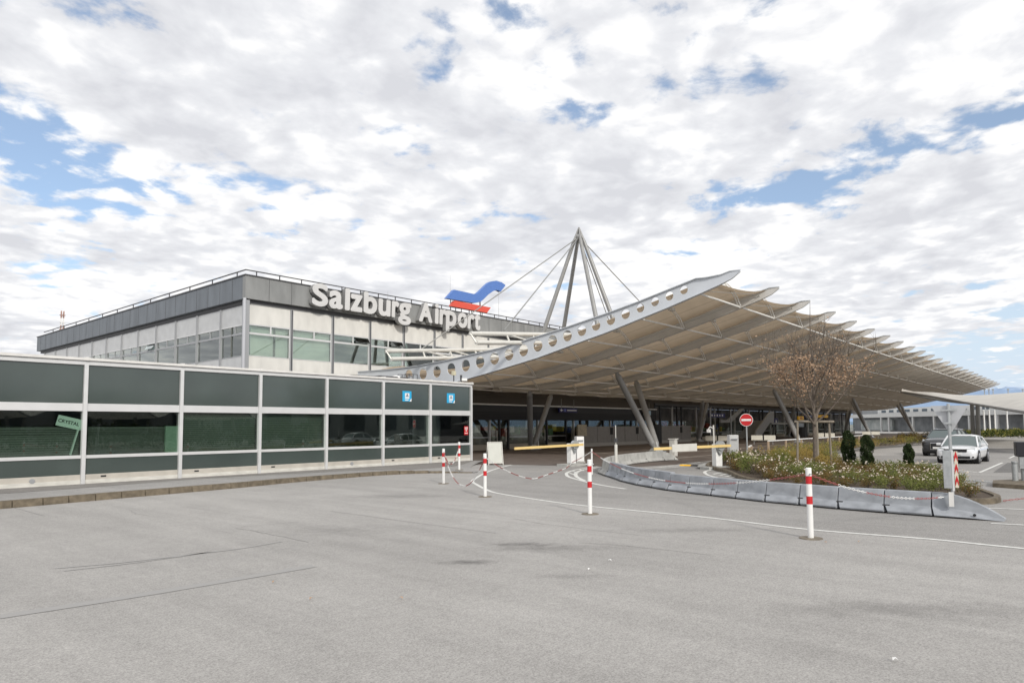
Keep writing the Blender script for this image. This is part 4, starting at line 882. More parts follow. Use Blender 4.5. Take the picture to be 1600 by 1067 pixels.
ysign('hanging_sign', 'dark blue sign with row of small symbols hanging behind the rear column pair', 'sign', 1109, 645.5, 1133, 652, 36, M_NAVY, [(.1 + k * .17, .17 + k * .17, .3, .7) for k in range(5)])
ysign('hanging_sign', 'yellow taxi stand sign hanging left of the tree trunk', 'sign', 1247.5, 650, 1256, 656, 30, M_SYEL, [(.3, .7, .3, .7)], M_REDD)
ysign('hanging_sign', 'long yellow sign hanging right of the tree trunk', 'sign', 1277, 648, 1294, 652.5, 30, M_SYEL, [(.4, .6, .2, .8)], M_REDD)
ysign('hanging_sign', 'dark blue sign hanging between the two yellow signs', 'sign', 1258, 648.5, 1270, 652, 30, M_NAVY, [(.3, .8, .4, .6)])
ysign('info_screen', 'pale blue information screen under the canopy between the front columns', 'screen', 1007, 641.5, 1017, 648.5, 38.8, mat('screen_blue', (.35, .5, .6), .4))
ysign('hanging_sign', 'small dark blue round sign on the wall right of the staircase', 'sign', 1210, 653, 1215.5, 663, 38, M_NAVY, [(.35, .65, .3, .7)])
# kiosk blocks, dark
for k, (px0, px1, y0, y1, Y, lab) in enumerate([(1024, 1035, 663, 692, 37, 'black revolving door drum beside the front columns'), (1246, 1256, 667, 684, 36, 'black ticket machine beyond the second column pair')]):
    a = PY(px0, y0, Y); b = PY(px1, y1, Y); t = thing('kiosk', lab, 'kiosk', ((a[0] + b[0]) / 2, Y, 0))
    MB().cyl(((a[0] + b[0]) / 2, Y + .5, 0), ((a[0] + b[0]) / 2, Y + .5, a[2]), (b[0] - a[0]) / 2, None, 16).build('body', M_BLACK, t); MB().box(a[0] + .3, b[0] - .3, Y - .06, Y + .1, .9, 1.5).build('front_panel', M_MULL, t)
    if k == 1: MB().box(a[0], b[0], Y - .05, Y + .6, a[2] + .02, a[2] + .6).build('header', mat('pale_blue', (.45, .52, .6), .5), t)
for i, (px, Y) in enumerate([(1110, 33), (1142, 34), (1300, 36)]):
    x, y, z = PY(px, 660, Y); tag(MB().cyl((x, y, 0), (x, y, 4.0), .08, .08, 10).cyl((x, y, 0), (x, y, .05), .2, .2, 10).build('round_post', M_MULL, origin=(x, y, 0)), 'slim dark grey post standing on the paving under the canopy', 'post', 'slim posts under the canopy')

def make_bench():
    t = thing('bench', '', 'bench', (0, 0, 0)); mw = mat('bench_white', (.60, .585, .52), .6)
    for s in (-.62, .62):
        MB().prism([(-.58, .45), (.58, .45), (.58, .49), (-.58, .49)], lambda a, b, d: (s + a * .95, -.25 + d, b), .5).build('seat', mw, t)
        MB().add([(s - .55, .27, .5), (s + .55, .27, .5), (s + .55, .32, .5), (s - .55, .32, .5), (s - .55, .42, .95), (s + .55, .42, .95), (s + .55, .47, .95), (s - .55, .47, .95)],
                 [(0, 3, 2, 1), (4, 5, 6, 7), (0, 1, 5, 4), (1, 2, 6, 5), (2, 3, 7, 6), (3, 0, 4, 7)]).build('backrest', mw, t)
    for s in (-.9, .9): MB().bar((s, 0, .0), (s, 0, .45), .05, .05).bar((s, -.2, .02), (s, .3, .02), .05, .04).build('leg', M_GALV, t)
    MB().bar((-1.1, 0, .42), (1.1, 0, .42), .05, .05).build('beam', M_GALV, t); return t
bench0 = make_bench(); first = True
for px, py, rz, lab in [(1121, 695.5, 200, 'white two seat bench behind the second barrier housing'), (1193, 694.5, 200, 'white two seat bench right of the no entry sign'), (1289, 688.5, 200, 'white two seat bench seen between the tree stakes and the yews'), (1362, 684, 205, 'white two seat bench at the foot of the third column pair')]:
    o = bench0 if first else copy_tree(bench0); first = False; g = G(px, py); o.location = (g[0], g[1], 0); o.rotation_euler.z = R(rz + 90); tag(o, lab, 'bench', 'white benches under the canopy')

# ================================================================ GATES
def make_gate(name_label, base, tip, z=1.02, plate=False):
    bx, by, _ = base; t = thing('barrier_gate', name_label, 'barrier gate', (bx, by, 0)); u = Vector((tip[0] - bx, tip[1] - by, 0)).normalized(); ang = math.atan2(u.y, u.x)
    MB().obox((bx, by, .06), (1.4, .7, .12), ang).build('plinth', M_CONCL, t)
    MB().obox((bx, by, .64), (.34, .32, 1.0), ang).build('housing', M_WHITE, t, bevel=.02)
    n = Vector((-u.y, u.x, 0)); n = n if n.dot(Vector((bx, by, 0))) < 0 else -n
    c = Vector((bx, by, z + .06)) + n * .24
    MB().cyl(c - n * .08, c + n * .10, .22, .22, 20).build('pivot_disc', M_GALV, t, smooth=True)
    vv = [c + n * .05 + u * a + Vector((0, 0, b)) for a, b in ((-.15, -.2), (.15, -.2), (.0, -.42))]; vv += [q - n * .05 for q in vv]
    MB().add(vv, [(0, 1, 2), (5, 4, 3), (0, 3, 4, 1), (1, 4, 5, 2), (2, 5, 3, 0)]).build('pivot_point', M_GALV, t)
    L_ = (Vector((tip[0], tip[1], 0)) - Vector((bx, by, 0))).length; a = Vector((bx, by, z + .06)) + n * .40 - u * .45; b = Vector((bx, by, z - .02)) + n * .40 + u * L_
    bm = MB().bar(a, b, .06, .115).build('boom', M_YEL, t); 
    if plate: p = a.lerp(b, .46); q = a.lerp(b, .78); MB().bar(p + n * .05, q + n * .05, .03, .33).build('boom_plate', M_STEELL, bm)
    vt = MB()
    for k in range(4): vt.obox(Vector((bx, by, .85 - k * .07)) + n * .182, (.1, .012, .03), ang)
    vt.build('lettering', M_MULL, t); return t, u, n
g1 = G(893, 728); g1t = G(795, 701, .98); make_gate('white barrier gate with long plain yellow boom by the annex corner', g1, g1t)
g2 = G(1121, 733); g2t = G(1014, 701.5, .98); make_gate('white barrier gate with yellow boom carrying a grey plate beside the rose bed', g2, g2t, plate=True)
for (px, py, lab, hh) in ((905.5, 722.5, 'tall white cabinet standing right of the first barrier housing', 1.36), (1146, 724.5, 'wide white cabinet standing at the edge of the rose bed', 1.42)):
    g = G(px, py); t = thing('control_cabinet', lab, 'cabinet', (g[0], g[1], 0)); a_ = math.atan2(g[1], g[0])
    MB().obox((g[0], g[1], .08 + hh / 2), (.45, .42 if px < 1000 else .46, hh), a_ + .3).build('body', M_WHITE, t, bevel=.015); MB().obox((g[0], g[1], .04), (.5, .5, .08), a_ + .3).build('plinth', M_CONCL, t)
    MB().obox((g[0] - .28 * math.cos(a_ + .3), g[1] - .28 * math.sin(a_ + .3), .9 * hh), (.06, .3, .06), a_ + .3).build('handle', M_MULL, t)
# lamp post with curled camera arm behind gate two
x, y, _ = G(1116, 716); zt = PX(1116, 664, x)[2]
t = thing('camera_post', 'thin white post with small curled camera arm behind the second barrier', 'post', (x, y, 0)); MB().cyl((x, y, 0), (x, y, zt), .05, .05, 8).build('pole', M_STEELL, t)
d_ = Vector((x, y, 0)).normalized(); l_ = Vector((-d_.y, d_.x, 0)); MB().tube([Vector((x, y, zt - .2)), Vector((x, y, zt - .1)) + l_ * .2, Vector((x, y, zt - .25)) + l_ * .3], .035).obox(Vector((x, y, zt - .35)) + l_ * .28, (.18, .18, .2)).build('camera_head', M_WHITE, t)
# slim poles
for px, ptop, pbot, lab, m in ((963, 664, 733, 'slim pole with grey lower sleeve behind the barrier loop', M_STEELL), (925, 701, 741, 'short thin white marker pole behind the second striped bollard', M_WHITE)):
    g = G(px, pbot); z = PX(px, ptop, g[0])[2]; t = thing('marker_pole', lab, 'pole', (g[0], g[1], 0)); MB().cyl((g[0], g[1], 0), (g[0], g[1], z if px < 950 else 1.15), .035 if px < 950 else .07, None, 8).build('pole', m, t)
    if px > 950: MB().cyl((g[0], g[1], 1.15), (g[0], g[1], z), .018, None, 6).build('rod', M_STEELL, t); MB().obox((g[0], g[1], 1.35), (.12, .12, .18)).build('lock_box', M_MULLD, t)
g = G(1040, 716); t = thing('stub_post', 'short pale grey post box at the end of the concrete barrier', 'post', (g[0] + 3, g[1] + 1, 0)); MB().box(g[0] + 2.8, g[0] + 3.2, g[1] + .8, g[1] + 1.2, 0, 1.1).build('body', M_STEELL, t, bevel=.02); MB().box(g[0] + 2.75, g[0] + 3.25, g[1] + .75, g[1] + 1.25, 1.1, 1.16).build('cap', M_STEELL, t)
# speed hump
a = Vector(G(1064, 727.5)); b = Vector(G(1116, 729)); t = thing('speed_hump', 'yellow and black speed hump across the lane before the second barrier', 'speed hump', tuple(a))
for k in range(6):
    p = a.lerp(b, k / 6); q = a.lerp(b, (k + 1) / 6); d = (q - p).normalized(); n = Vector((-d.y, d.x, 0)); vs = []
    for pt in (p, q):
        for o_, h in ((-.22, 0), (-.1, .05), (.1, .05), (.22, 0)): vs.append(pt + n * o_ + Vector((0, 0, h + .014)))
    MB().add(vs, [(0, 4, 5, 1), (1, 5, 6, 2), (2, 6, 7, 3), (0, 1, 2, 3), (7, 6, 5, 4)]).build('segment', M_SYEL if k in (0, 1, 4) else M_RUB, t)

# ================================================================ SIGNS
def disc(c, n, r, th, m, name, par, seg=28): n = Vector(n).normalized(); return MB().cyl(Vector(c), Vector(c) + n * th, r, r, seg).build(name, m, par)
g = G(1168, 722); zc = PX(1166, 656, g[0])[2]; face = Vector((-g[0], -g[1], 0)).normalized()
t = thing('no_entry_sign', 'round red no entry sign with white bar on a pole in the rose bed', 'traffic sign', (g[0], g[1], 0))
MB().cyl((g[0], g[1], 0), (g[0], g[1], zc + .2), .04, .04, 10).build('pole', M_GALV, t)
f0 = Vector((g[0], g[1], zc)) + face * .045; rt = Vector((-face.y, face.x, 0))
sd = disc(f0, face, .345, .02, M_WHITE, 'sign_plate', t); disc(f0 + face * .021, face, .32, .004, M_RED, 'red_disc', sd)
c = f0 + face * .03; MB().add([c + rt * a + Vector((0, 0, b)) for a, b in ((-.25, -.055), (.25, -.055), (.25, .055), (-.25, .055))], [(0, 1, 2, 3)]).build('white_bar', M_WHITE, sd)
# yield sign back with chevron marker on the barrier
yx = 17.27; yy = PX(1489, 780, 17.27)[1]; zt = PX(1483, 632, yx)[2]
t = thing('yield_sign', 'give way sign seen from behind on a grey pole clamped to the barrier end', 'traffic sign', (yx, yy, .2)); MB().cyl((yx, yy, .2), (yx, yy, zt + .02), .032, .032, 12).build('pole', M_GALV, t)
fw = Vector((yx, yy, 0)).normalized(); sr = Vector((fw.y, -fw.x, 0)); s_ = .345; h_ = .40
c = Vector((yx, yy, zt - .02)) + fw * .05 + sr * .015
tri = [(-s_, 0), (s_, 0), (.03, -h_ * 1.42), (-.03, -h_ * 1.42)]
MB().prism(tri, lambda a, b, d: tuple(c + sr * a + fw * d + Vector((0, 0, b))), .012).build('sign_plate', mat('sign_back', (.50, .51, .53), .4, metal=.4, var=.08), t)
MB().obox((yx - .02, yy, zt - .12), (.06, .3, .04), math.atan2(sr.y, sr.x) - 1.57).obox((yx - .02, yy, zt - .4), (.06, .2, .04), math.atan2(sr.y, sr.x) - 1.57).build('clamp', M_GALV, t)
zb0, zb1 = PX(1483, 762, yx)[2], PX(1483, 703, yx)[2]
t = thing('chevron_marker', 'grey box marker with red and white chevron edge at the barrier end', 'traffic marker', (yx, yy, zb0)); c = Vector((yx, yy, 0)) - sr * .03 - fw * .03
def slab(a0, a1, f0_, f1, z0, z1): return MB().add([c + sr * a + fw * f + Vector((0, 0, z)) for z in (z0, z1) for a, f in ((a0, f0_), (a1, f0_), (a1, f1), (a0, f1))], [(0, 3, 2, 1), (4, 5, 6, 7), (0, 1, 5, 4), (1, 2, 6, 5), (2, 3, 7, 6), (3, 0, 4, 7)])
slab(-.12, .03, -.12, -.06, zb0, zb1).build('box', M_GALV, t, bevel=.01); slab(.035, .075, -.12, -.06, zb0 - .05, zb1).build('edge_profile', M_ALU, t)
st = slab(.085, .15, -.1, -.08, zb0 + .02, zb1 - .02).build('stripe_board', mat('cream_board', (.66, .60, .50), .6), t); hb = (zb1 - zb0 - .04); mb = MB()
for k in range(3):
    z0 = zb0 + .05 + k * hb / 3; mb.add([c + sr * a + fw * -.104 + Vector((0, 0, z)) for a, z in ((.087, z0), (.118, z0 + hb * .14), (.148, z0), (.148, z0 + hb * .15), (.118, z0 + hb * .30), (.087, z0 + hb * .15))], [(0, 1, 4, 5), (1, 2, 3, 4)])
mb.build('chevron', M_RED, st); MB().obox((yx - .2, yy - .0, .40), (.08, .09, .3), math.atan2(yy, yx)).build('bracket', M_ALUS, t)
# device on the right edge
g = G(1602, 757); t = thing('ticket_reader', 'black box reader on a stout grey post at the right edge', 'device', (g[0], g[1], 0)); z1 = PX(1602, 713, g[0])[2]; z2 = PX(1602, 690, g[0])[2]
MB().cyl((g[0], g[1], 0), (g[0], g[1], z1), .10, .10, 12).build('post', M_GALV, t); MB().obox((g[0] + .1, g[1] - .02, (z1 + z2) / 2), (.6, .5, z2 - z1), R(10)).build('housing', mat('black_plastic', (.02, .02, .025), .4), t, bevel=.02)
MB().obox((g[0] - .02, g[1] + .0, z1 - .2), (.3, .26, .38), R(10)).build('neck', M_GALV, t)
g = G(1587, 757); t = thing('grey_bollard', 'short grey steel bollard with dark band near the right edge', 'bollard', (g[0], g[1], 0)); MB().cyl((g[0], g[1], 0), (g[0], g[1], .68), .085, None, 16).build('post', M_GALV, t, smooth=True); MB().cyl((g[0], g[1], .70), (g[0], g[1], .76), .088, None, 16).build('cap', M_GALV, t); MB().cyl((g[0], g[1], .681), (g[0], g[1], .70), .08, None, 16).build('band', M_RUB, t)
P_ = [G(*p)[:2] for p in ((1551, 761), (1700, 772), (1760, 764), (1600, 754), (1552, 756))]
MB_ = MB(); MB_.prism([(p[0], p[1]) for p in P_], lambda a, b, d: (a, b, d), .13); tag(MB_.build('traffic_island', M_KERB), kind='structure')

# ================================================================ BOLLARDS AND CHAINS
def make_bollard():
    t = thing('striped_bollard', '', 'bollard', (0, 0, 0)); H = 1.22
    MB().cyl((0, 0, .0), (0, 0, H), .050, .050, 16).build('post', M_WHITE, t, smooth=True)
    for a, b in ((.80, .93), (.51, .64)): MB().cyl((0, 0, H * a - .02), (0, 0, H * b - .04), .0515, .0515, 16).build('red_band', M_RED, t, smooth=True)
    MB().cyl((0, 0, H + .001), (0, 0, H + .02), .053, .04, 16).build('cap', M_WHITE, t)
    MB().cyl((-.10, 0, H - .09), (.10, 0, H - .09), .014, .014, 8).build('eyelet', M_GALV, t)
    MB().cyl((0, 0, .001), (0, 0, .016), .20, .19, 20).build('ground_plate', mat('rusty_plate', (.20, .17, .13), .8, var=.4, vscale=8), t); return t
b0 = make_bollard(); bl = []
for k, (px, py, lab) in enumerate([(1267, 841, 'red and white bollard nearest the camera before the concrete barriers'), (922, 803, 'red and white bollard standing on the road line in front of the barrier loop'), (758, 776, 'red and white bollard beside the sharp bend of the white line'), (693, 755.5, 'red and white bollard just off the kerb in front of the annex'), (717.5, 737.5, 'red and white bollard standing on the pavement tip near the annex corner')]):
    o = b0 if k == 0 else copy_tree(b0); g = G(px, py); o.location = (g[0], g[1], 0.0 if k < 4 else .1); o.rotation_euler.z = R([40, -35, 10, 60, 0][k]); tag(o, lab, 'bollard', 'red and white striped bollards'); bl.append(Vector((g[0], g[1], 1.13 if k < 4 else 1.2)))
def chain(label, pts, seq=1.05, start=0):
    t = thing('barrier_chain', label, 'chain', tuple(pts[0]), group='red and white plastic chains'); P = smoothpath(pts, 24) if len(pts) > 2 else pts; w, r = MB(), MB(); acc = 0; tot = 0; k = 0
    step = .075; cur = Vector(P[0]); i = 1; flat = 0
    while i < len(P):
        d = Vector(P[i]) - cur; L = d.length
        if L < step: i += 1; continue
        nx = cur + d.normalized() * step; tot += step; tgt = r if (int(tot / seq) + start) % 2 else w
        dd = (nx - cur).normalized(); up = Vector((0, 0, 1)); s = dd.cross(up).normalized(); u = s.cross(dd); e = s if k % 2 else u; a = cur - dd * .012; b = nx + dd * .012
        tgt.tube([a, a.lerp(b, .3) + e * .017, a.lerp(b, .7) + e * .017, b, a.lerp(b, .7) - e * .015, a.lerp(b, .3) - e * .015, a], .0062, 4)
        cur = nx; k += 1
    w.build('white_links', M_WHITE, t); r.build('red_links', M_REDD, t); return t
def hang(a, b, sag, n=14, floor=.03): return [Vector((a.x + (b.x - a.x) * t, a.y + (b.y - a.y) * t, max(floor, a.z + (b.z - a.z) * t - sag * 4 * t * (1 - t)))) for t in [k / n for k in range(n + 1)]]
pole = Vector(G(925, 741)) + Vector((0, 0, .95)); gate = Vector(g1) + Vector((-.5, -.4, .22)); yld = Vector((16.98, 2.45, .45))
chain('red and white chain sagging between the two small bollards by the kerb', hang(bl[3], bl[4], .62), .8)
chain('red and white chain drooping to the ground between kerb bollard and line bollard', hang(bl[3] + Vector((0, 0, -.02)), bl[2], 1.0, 20, .14), .8, 1)
chain('red and white chain drooping from the line bollard to the first barrier', hang(bl[2], gate, .72, 20), 1.0)
chain('short red chain between the first barrier base and the thin marker pole', hang(gate, pole, .02), 3.0, 1)
chain('long red and white chain sagging across the face of the concrete barriers', hang(pole, bl[0], .62, 24), 1.5, 1)
chain('red and white chain running from the nearest bollard to the chevron marker', hang(bl[0], yld, .18), .9, 1)
a = Vector(G(1568, 784)) + Vector((0, 0, .03)); b = Vector(G(1660, 784)) + Vector((0, 0, .2)); chain('faded red chain lying on the road at the right edge', hang(a, b, .0), 9, 1)
# A board
g = G(773, 726); t = thing('sandwich_board', 'blank pale grey sandwich board on thin metal legs by the annex corner', 'sign board', (g[0], g[1], 0)); a_ = math.atan2(-g[1], -g[0]) + R(90) + R(12)
ux = Vector((math.cos(a_), math.sin(a_), 0)); nn = Vector((-ux.y, ux.x, 0)); nn = nn if nn.dot(Vector(g)) < 0 else -nn; B = Vector((g[0], g[1], 0))
def bp(a, b, o_): return B + ux * a + nn * (o_ + .32 * (1 - b / 1.2)) + Vector((0, 0, b))
MB().add([bp(a, b, o_) for o_ in (0, -.03) for a, b in ((-.36, .12), (.36, .12), (.36, 1.17), (-.36, 1.17))], [(0, 1, 2, 3), (7, 6, 5, 4), (0, 4, 5, 1), (1, 5, 6, 2), (2, 6, 7, 3), (3, 7, 4, 0)]).build('panel', mat('board_grey', (.50, .51, .47), .6, var=.06), t)
fr = MB()
for a, b in (((-.39, 0), (-.39, 1.2)), ((.39, 0), (.39, 1.2)), ((-.39, 1.2), (.39, 1.2)), ((-.39, .1), (.39, .1))): fr.cyl(bp(a[0], a[1], .005), bp(b[0], b[1], .005), .018, None, 6)
fr.build('frame', M_STEELL, t)
for s in (-.39, .39): MB().cyl(bp(s, 1.18, -.02), B + ux * s - nn * .45, .016, None, 6).build('rear_leg', M_STEELL, t)
# ================================================================ CONCRETE BARRIERS
BP = [(34.9, 18.75), (33.0, 18.75), (31.0, 18.5), (29.0, 18.0), (27.2, 17.3), (25.7, 16.55), (24.5, 15.8), (23.35, 14.75), (22.25, 13.6), (21.33, 12.75), (20.33, 11.55), (19.82, 10.75), (19.3, 9.95), (18.95, 9.15), (18.6, 8.25), (18.28, 7.4), (17.92, 6.5), (17.73, 5.6), (17.5, 4.65), (17.38, 3.65), (17.32, 2.72)]
PROF = [(-.29, .028), (-.31, .07), (-.135, .20), (-.08, .50), (.08, .50), (.135, .20), (.31, .07), (.29, .028)]
def seg(i, p, q, lab, m, pn, nx, last=False, h=1.0):
    p, q = Vector((p[0], p[1], 0)), Vector((q[0], q[1], 0)); mid = (p + q) / 2; t = thing('concrete_barrier', lab, 'concrete barrier', tuple(mid), group='low concrete barrier units')
    def nrm(a, b): d = (b - a).normalized(); return Vector((-d.y, d.x, 0))
    n0 = nrm(p, q); na = (nrm(pn, p) + n0).normalized() if pn else n0; nb = (n0 + nrm(q, nx)).normalized() if nx else n0
    d = (q - p).normalized(); mb = MB(); vs = []
    for (c, n, sgn) in ((p, na, 1), (q, nb, -1)):
        for a, b in PROF:
            sh = .012 if b > .15 else -.075 * (1 if sgn < 0 else -1) + .012   # foot staggered against the neighbour
            cc = c + d * (.012 * sgn) + (d * (.10 if sgn > 0 else .045) if b < .15 else d * 0); vs.append(cc + n * a + Vector((0, 0, b * h)))
    k = len(PROF); mb.add(vs, [tuple(range(k)), tuple(range(2 * k - 1, k - 1, -1))] + [(j, j + k, (j + 1) % k + k, (j + 1) % k) for j in range(k)])
    body = mb.build('body', m, t, bevel=.012)
    rc = MB()
    for sgn in (-1,): rc.obox(p + n0 * (.158 * 1) + Vector((0, 0, .175 * h)) + d * .05, (.14, .05, .035), math.atan2(d.y, d.x)); rc.obox(p - n0 * (.158 * 1) + Vector((0, 0, .175 * h)) + d * .05, (.14, .05, .035), math.atan2(d.y, d.x))
    rc.build('joint_recess', M_MULLD, t)
    return t
pos = ['first', 'second', 'third', 'fourth', 'fifth', 'sixth', 'seventh', 'eighth', 'ninth', 'tenth', 'eleventh', 'twelfth', 'thirteenth', 'fourteenth', 'fifteenth', 'sixteenth', 'seventeenth', 'eighteenth', 'nineteenth', 'twentieth']
V3 = lambda p: Vector((p[0], p[1], 0))
for i in range(len(BP) - 1):
    lab = 'low grey concrete barrier unit, %s from the tapered end unit' % pos[len(BP) - 2 - i] if i > 8 else 'pale concrete barrier unit of the far loop arm, %s from its end under the canopy' % pos[i]
    seg(i, BP[i], BP[i + 1], lab, M_CONC if i > 6 else M_CONCL, V3(BP[i - 1]) if i else None, V3(BP[i + 2]) if i + 2 < len(BP) else None, h=1.12 if i < 12 else 1.03)
def endunit(p, q, lab, m):
    p, q = V3(p), V3(q); d = (q - p).normalized(); n = Vector((-d.y, d.x, 0)); L = (q - p).length; t = thing('concrete_barrier', lab, 'concrete barrier', tuple((p + q) / 2), group='low concrete barrier units'); mb = MB(); vs = []; K = 8
    for j in range(K + 1):
        s = j / K; h = 1.03 * (1 - .90 * max(0, (s - .10) / .90) ** 1.75); wd = 1 - .35 * s ** 3
        for a, b in PROF: vs.append(p + d * (L * s + (.07 if (b < .15 and j == 0) else 0.012)) + n * a * wd * (1 if b < .3 else 1 + .5 * s) + Vector((0, 0, b * h if b > .1 else min(b, .05 * h + .0))))
    k = len(PROF); fs = [(j * k + i, (j + 1) * k + i, (j + 1) * k + (i + 1) % k, j * k + (i + 1) % k) for j in range(K) for i in range(k)] + [tuple(range(k)), tuple(range((K + 1) * k - 1, K * k - 1, -1))]
    mb.add(vs, fs).build('body', m, t, bevel=.01)
    c = p + d * L * .62 - n * .27 * (1 if (p - n).length < p.length else -1); MB().cyl(c + Vector((0, 0, .10)), c + Vector((0, 0, .10)) + n * .02, .03, .03, 10).build('lifting_hole', M_DARK, t); return t
endunit(BP[-1], (17.3, 1.45), 'tapered end unit of the concrete barriers sloping down to the road', M_CONC)
endunit(BP[0], (36.4, 18.5), 'pale sloping end unit of the far barrier arm under the canopy', M_CONCL)

# ================================================================ ROSE ISLAND
IS = [(33.2, 14.9), (30.6, 13.9), (28.9, 12.7), (27.26, 11.42), (25.01, 10.11), (23.56, 9.0), (22.5, 7.82), (21.9, 6.4), (21.2, 4.6), (20.5, 3.0), (20.55, 2.2), (21.5, 2.0), (23.0, 2.4), (27, 3.7), (31.5, 5.2), (34.6, 7.6), (36, 11), (37.2, 14.6), (35.5, 15.4)]
isl = smoothpath(IS + [IS[0]], 4)[:-1]
MBs = MB(); MBs.prism([(p.x, p.y) for p in isl], lambda a, b, d: (a, b, d), .10); o = MBs.build('island_soil', M_SOIL); tag(o, kind='structure')
mb = MB(); vs = []; n = len(isl); cen = sum((Vector(p) for p in isl), Vector()) / n
for i, p in enumerate(isl):
    d = (isl[(i + 1) % n] - isl[i - 1]).normalized(); nv = Vector((-d.y, d.x, 0)); nv = nv if nv.dot(p - cen) > 0 else -nv
    vs += [(p.x, p.y, 0), (p.x, p.y, .14), (p.x + nv.x * .14, p.y + nv.y * .14, .14), (p.x + nv.x * .15, p.y + nv.y * .15, 0)]
mb.add(vs, [(4 * i + j, 4 * ((i + 1) % n) + j, 4 * ((i + 1) % n) + j + 1, 4 * i + j + 1) for i in range(n) for j in range(3)])
tag(mb.build('island_kerb', M_KERB), kind='structure')
AP_ = [(28.6, 12.9), (30.0, 14.1), (32.6, 15.2), (35.2, 15.6), (33, 14.6), (31, 13.6), (29.2, 12.5)]
sheet([(29.0, 13.05), (29.35, 13.9), (31, 14.6), (34, 15.4), (34.6, 15.3), (32.8, 14.95), (30.5, 14.05), (29.5, 13.2)], .10, 'barrier_apron', M_CONCL)
rng = random.Random(11)
def rose(m, h, seed):
    rg = random.Random(seed); t = thing('rose_bush', '', 'shrub', (0, 0, 0))
    st = MB()
    for k in range(9):
        a = rg.uniform(0, 6.28); st.tube([(0, 0, 0), (.16 * math.cos(a), .16 * math.sin(a), h * .5), (.38 * math.cos(a + .3), .38 * math.sin(a + .3), h * rg.uniform(.75, 1.0))], [.012, .009, .004], 4)
    st.build('stems', M_BARK, t)
    lobes = [(rg.uniform(-.34, .34), rg.uniform(-.34, .34), h * rg.uniform(.3, .85), rg.uniform(.16, .3)) for _ in range(9)]
    def f(r): l = r.choice(lobes); v = Vector((r.gauss(0, 1), r.gauss(0, 1), r.gauss(0, 1))).normalized() * l[3] * r.uniform(.4, 1.15); return (l[0] + v.x, l[1] + v.y, max(.03, l[2] + v.z * .9))
    leaves(620, f, .062, rg, 'foliage', m, t)
    mb = MB()
    for k in range(7):
        l = rg.choice(lobes); a = rg.uniform(0, 6.28); r_ = l[3] * rg.uniform(.7, 1.15); c = (l[0] + r_ * math.cos(a), l[1] + r_ * math.sin(a), l[2] + l[3] * rg.uniform(.3, 1.1)); s = rg.uniform(.014, .032)
        for j in range(5): v = Vector((rg.gauss(0, 1), rg.gauss(0, 1), rg.gauss(0, 1))).normalized(); w = v.orthogonal() * s; u = v.cross(w); q = Vector(c) + v * s * .35; mb.add([q - w - u * .6, q + w - u * .6, q + w + u * .6, q - w + u * .6], [(0, 1, 2, 3)])
    mb.build('blossoms', M_PETAL, t, fix=False); return t
protos = [rose(M_LROSE, .72, 1), rose(M_LROSE2, .60, 2), rose(M_LROSE, .85, 3), rose(M_LROSE2, .75, 4)]
def inside(x, y, poly):
    c = False; n = len(poly)
    for i in range(n):
        a, b = poly[i], poly[i - 1]
        if (a[1] > y) != (b[1] > y) and x < (b[0] - a[0]) * (y - a[1]) / (b[1] - a[1]) + a[0]: c = not c
    return c
front = [(p.x, p.y) for p in isl]; used = set(); cands = []
yy_ = 1.8
while yy_ < 16:
    xx_ = 20.0
    while xx_ < 37:
        x = xx_ + rng.uniform(-.2, .2); y = yy_ + rng.uniform(-.2, .2)
        if inside(x, y, front): cands.append((x, y))
        xx_ += .68
    yy_ += .68
def dist_edge(x, y): return min(math.hypot(x - p[0], y - p[1]) for p in front)
for (x, y) in cands:
    if x + .15 * y > 32.6 and y < 9.5: continue
    if y > 9 and x > 33.2: continue
    if 29.0 < x < 33.5 and 8.2 < y < 11.2 : continue
    if dist_edge(x, y) < .34: continue
    if y > 12.8 and x < 34.5 and x < 32: continue
    k = rng.randrange(4); o = protos[k] if k not in used else copy_tree(protos[k]); used.add(k)
    s = rng.uniform(.72, 1.1) * (.88 if y > 9 else .66); o.location = (x, y, .08); o.rotation_euler.z = rng.uniform(0, 6.28); o.scale = (s * 1.15, s * 1.15, s * .92)
    tag(o, 'bushy rose with pale pink and white blooms in the kerbed island bed', 'shrub', 'rose bushes in the island bed')
def clump(name, lab, cat, cx, cy, rx, ry, h, m, n, size, group=None, z0=.08, seed=0, up=False):
    rg = random.Random(seed); t = thing(name, lab, cat, (cx, cy, z0), group=group); lob = [(rg.uniform(-.8, .8) * rx, rg.uniform(-.8, .8) * ry, rg.uniform(.25, .7) * h, rg.uniform(.25, .4)) for _ in range(14)]
    def f(r):
        l = r.choice(lob); v = Vector((r.gauss(0, 1), r.gauss(0, 1), r.gauss(0, 1))).normalized() * r.uniform(.5, 1.1); return (cx + l[0] + v.x * l[3] * rx, cy + l[1] + v.y * l[3] * ry, max(z0, z0 + l[2] + v.z * l[3] * h))
    leaves(n, f, size, rg, 'foliage', m, t)
    s = MB()
    for k in range(7): l = lob[k]; s.tube([(cx + l[0] * .3, cy + l[1] * .3, z0 - .02), (cx + l[0], cy + l[1], z0 + l[2])], [.02, .01], 4)
    s.build('stems', M_BARK, t); return t
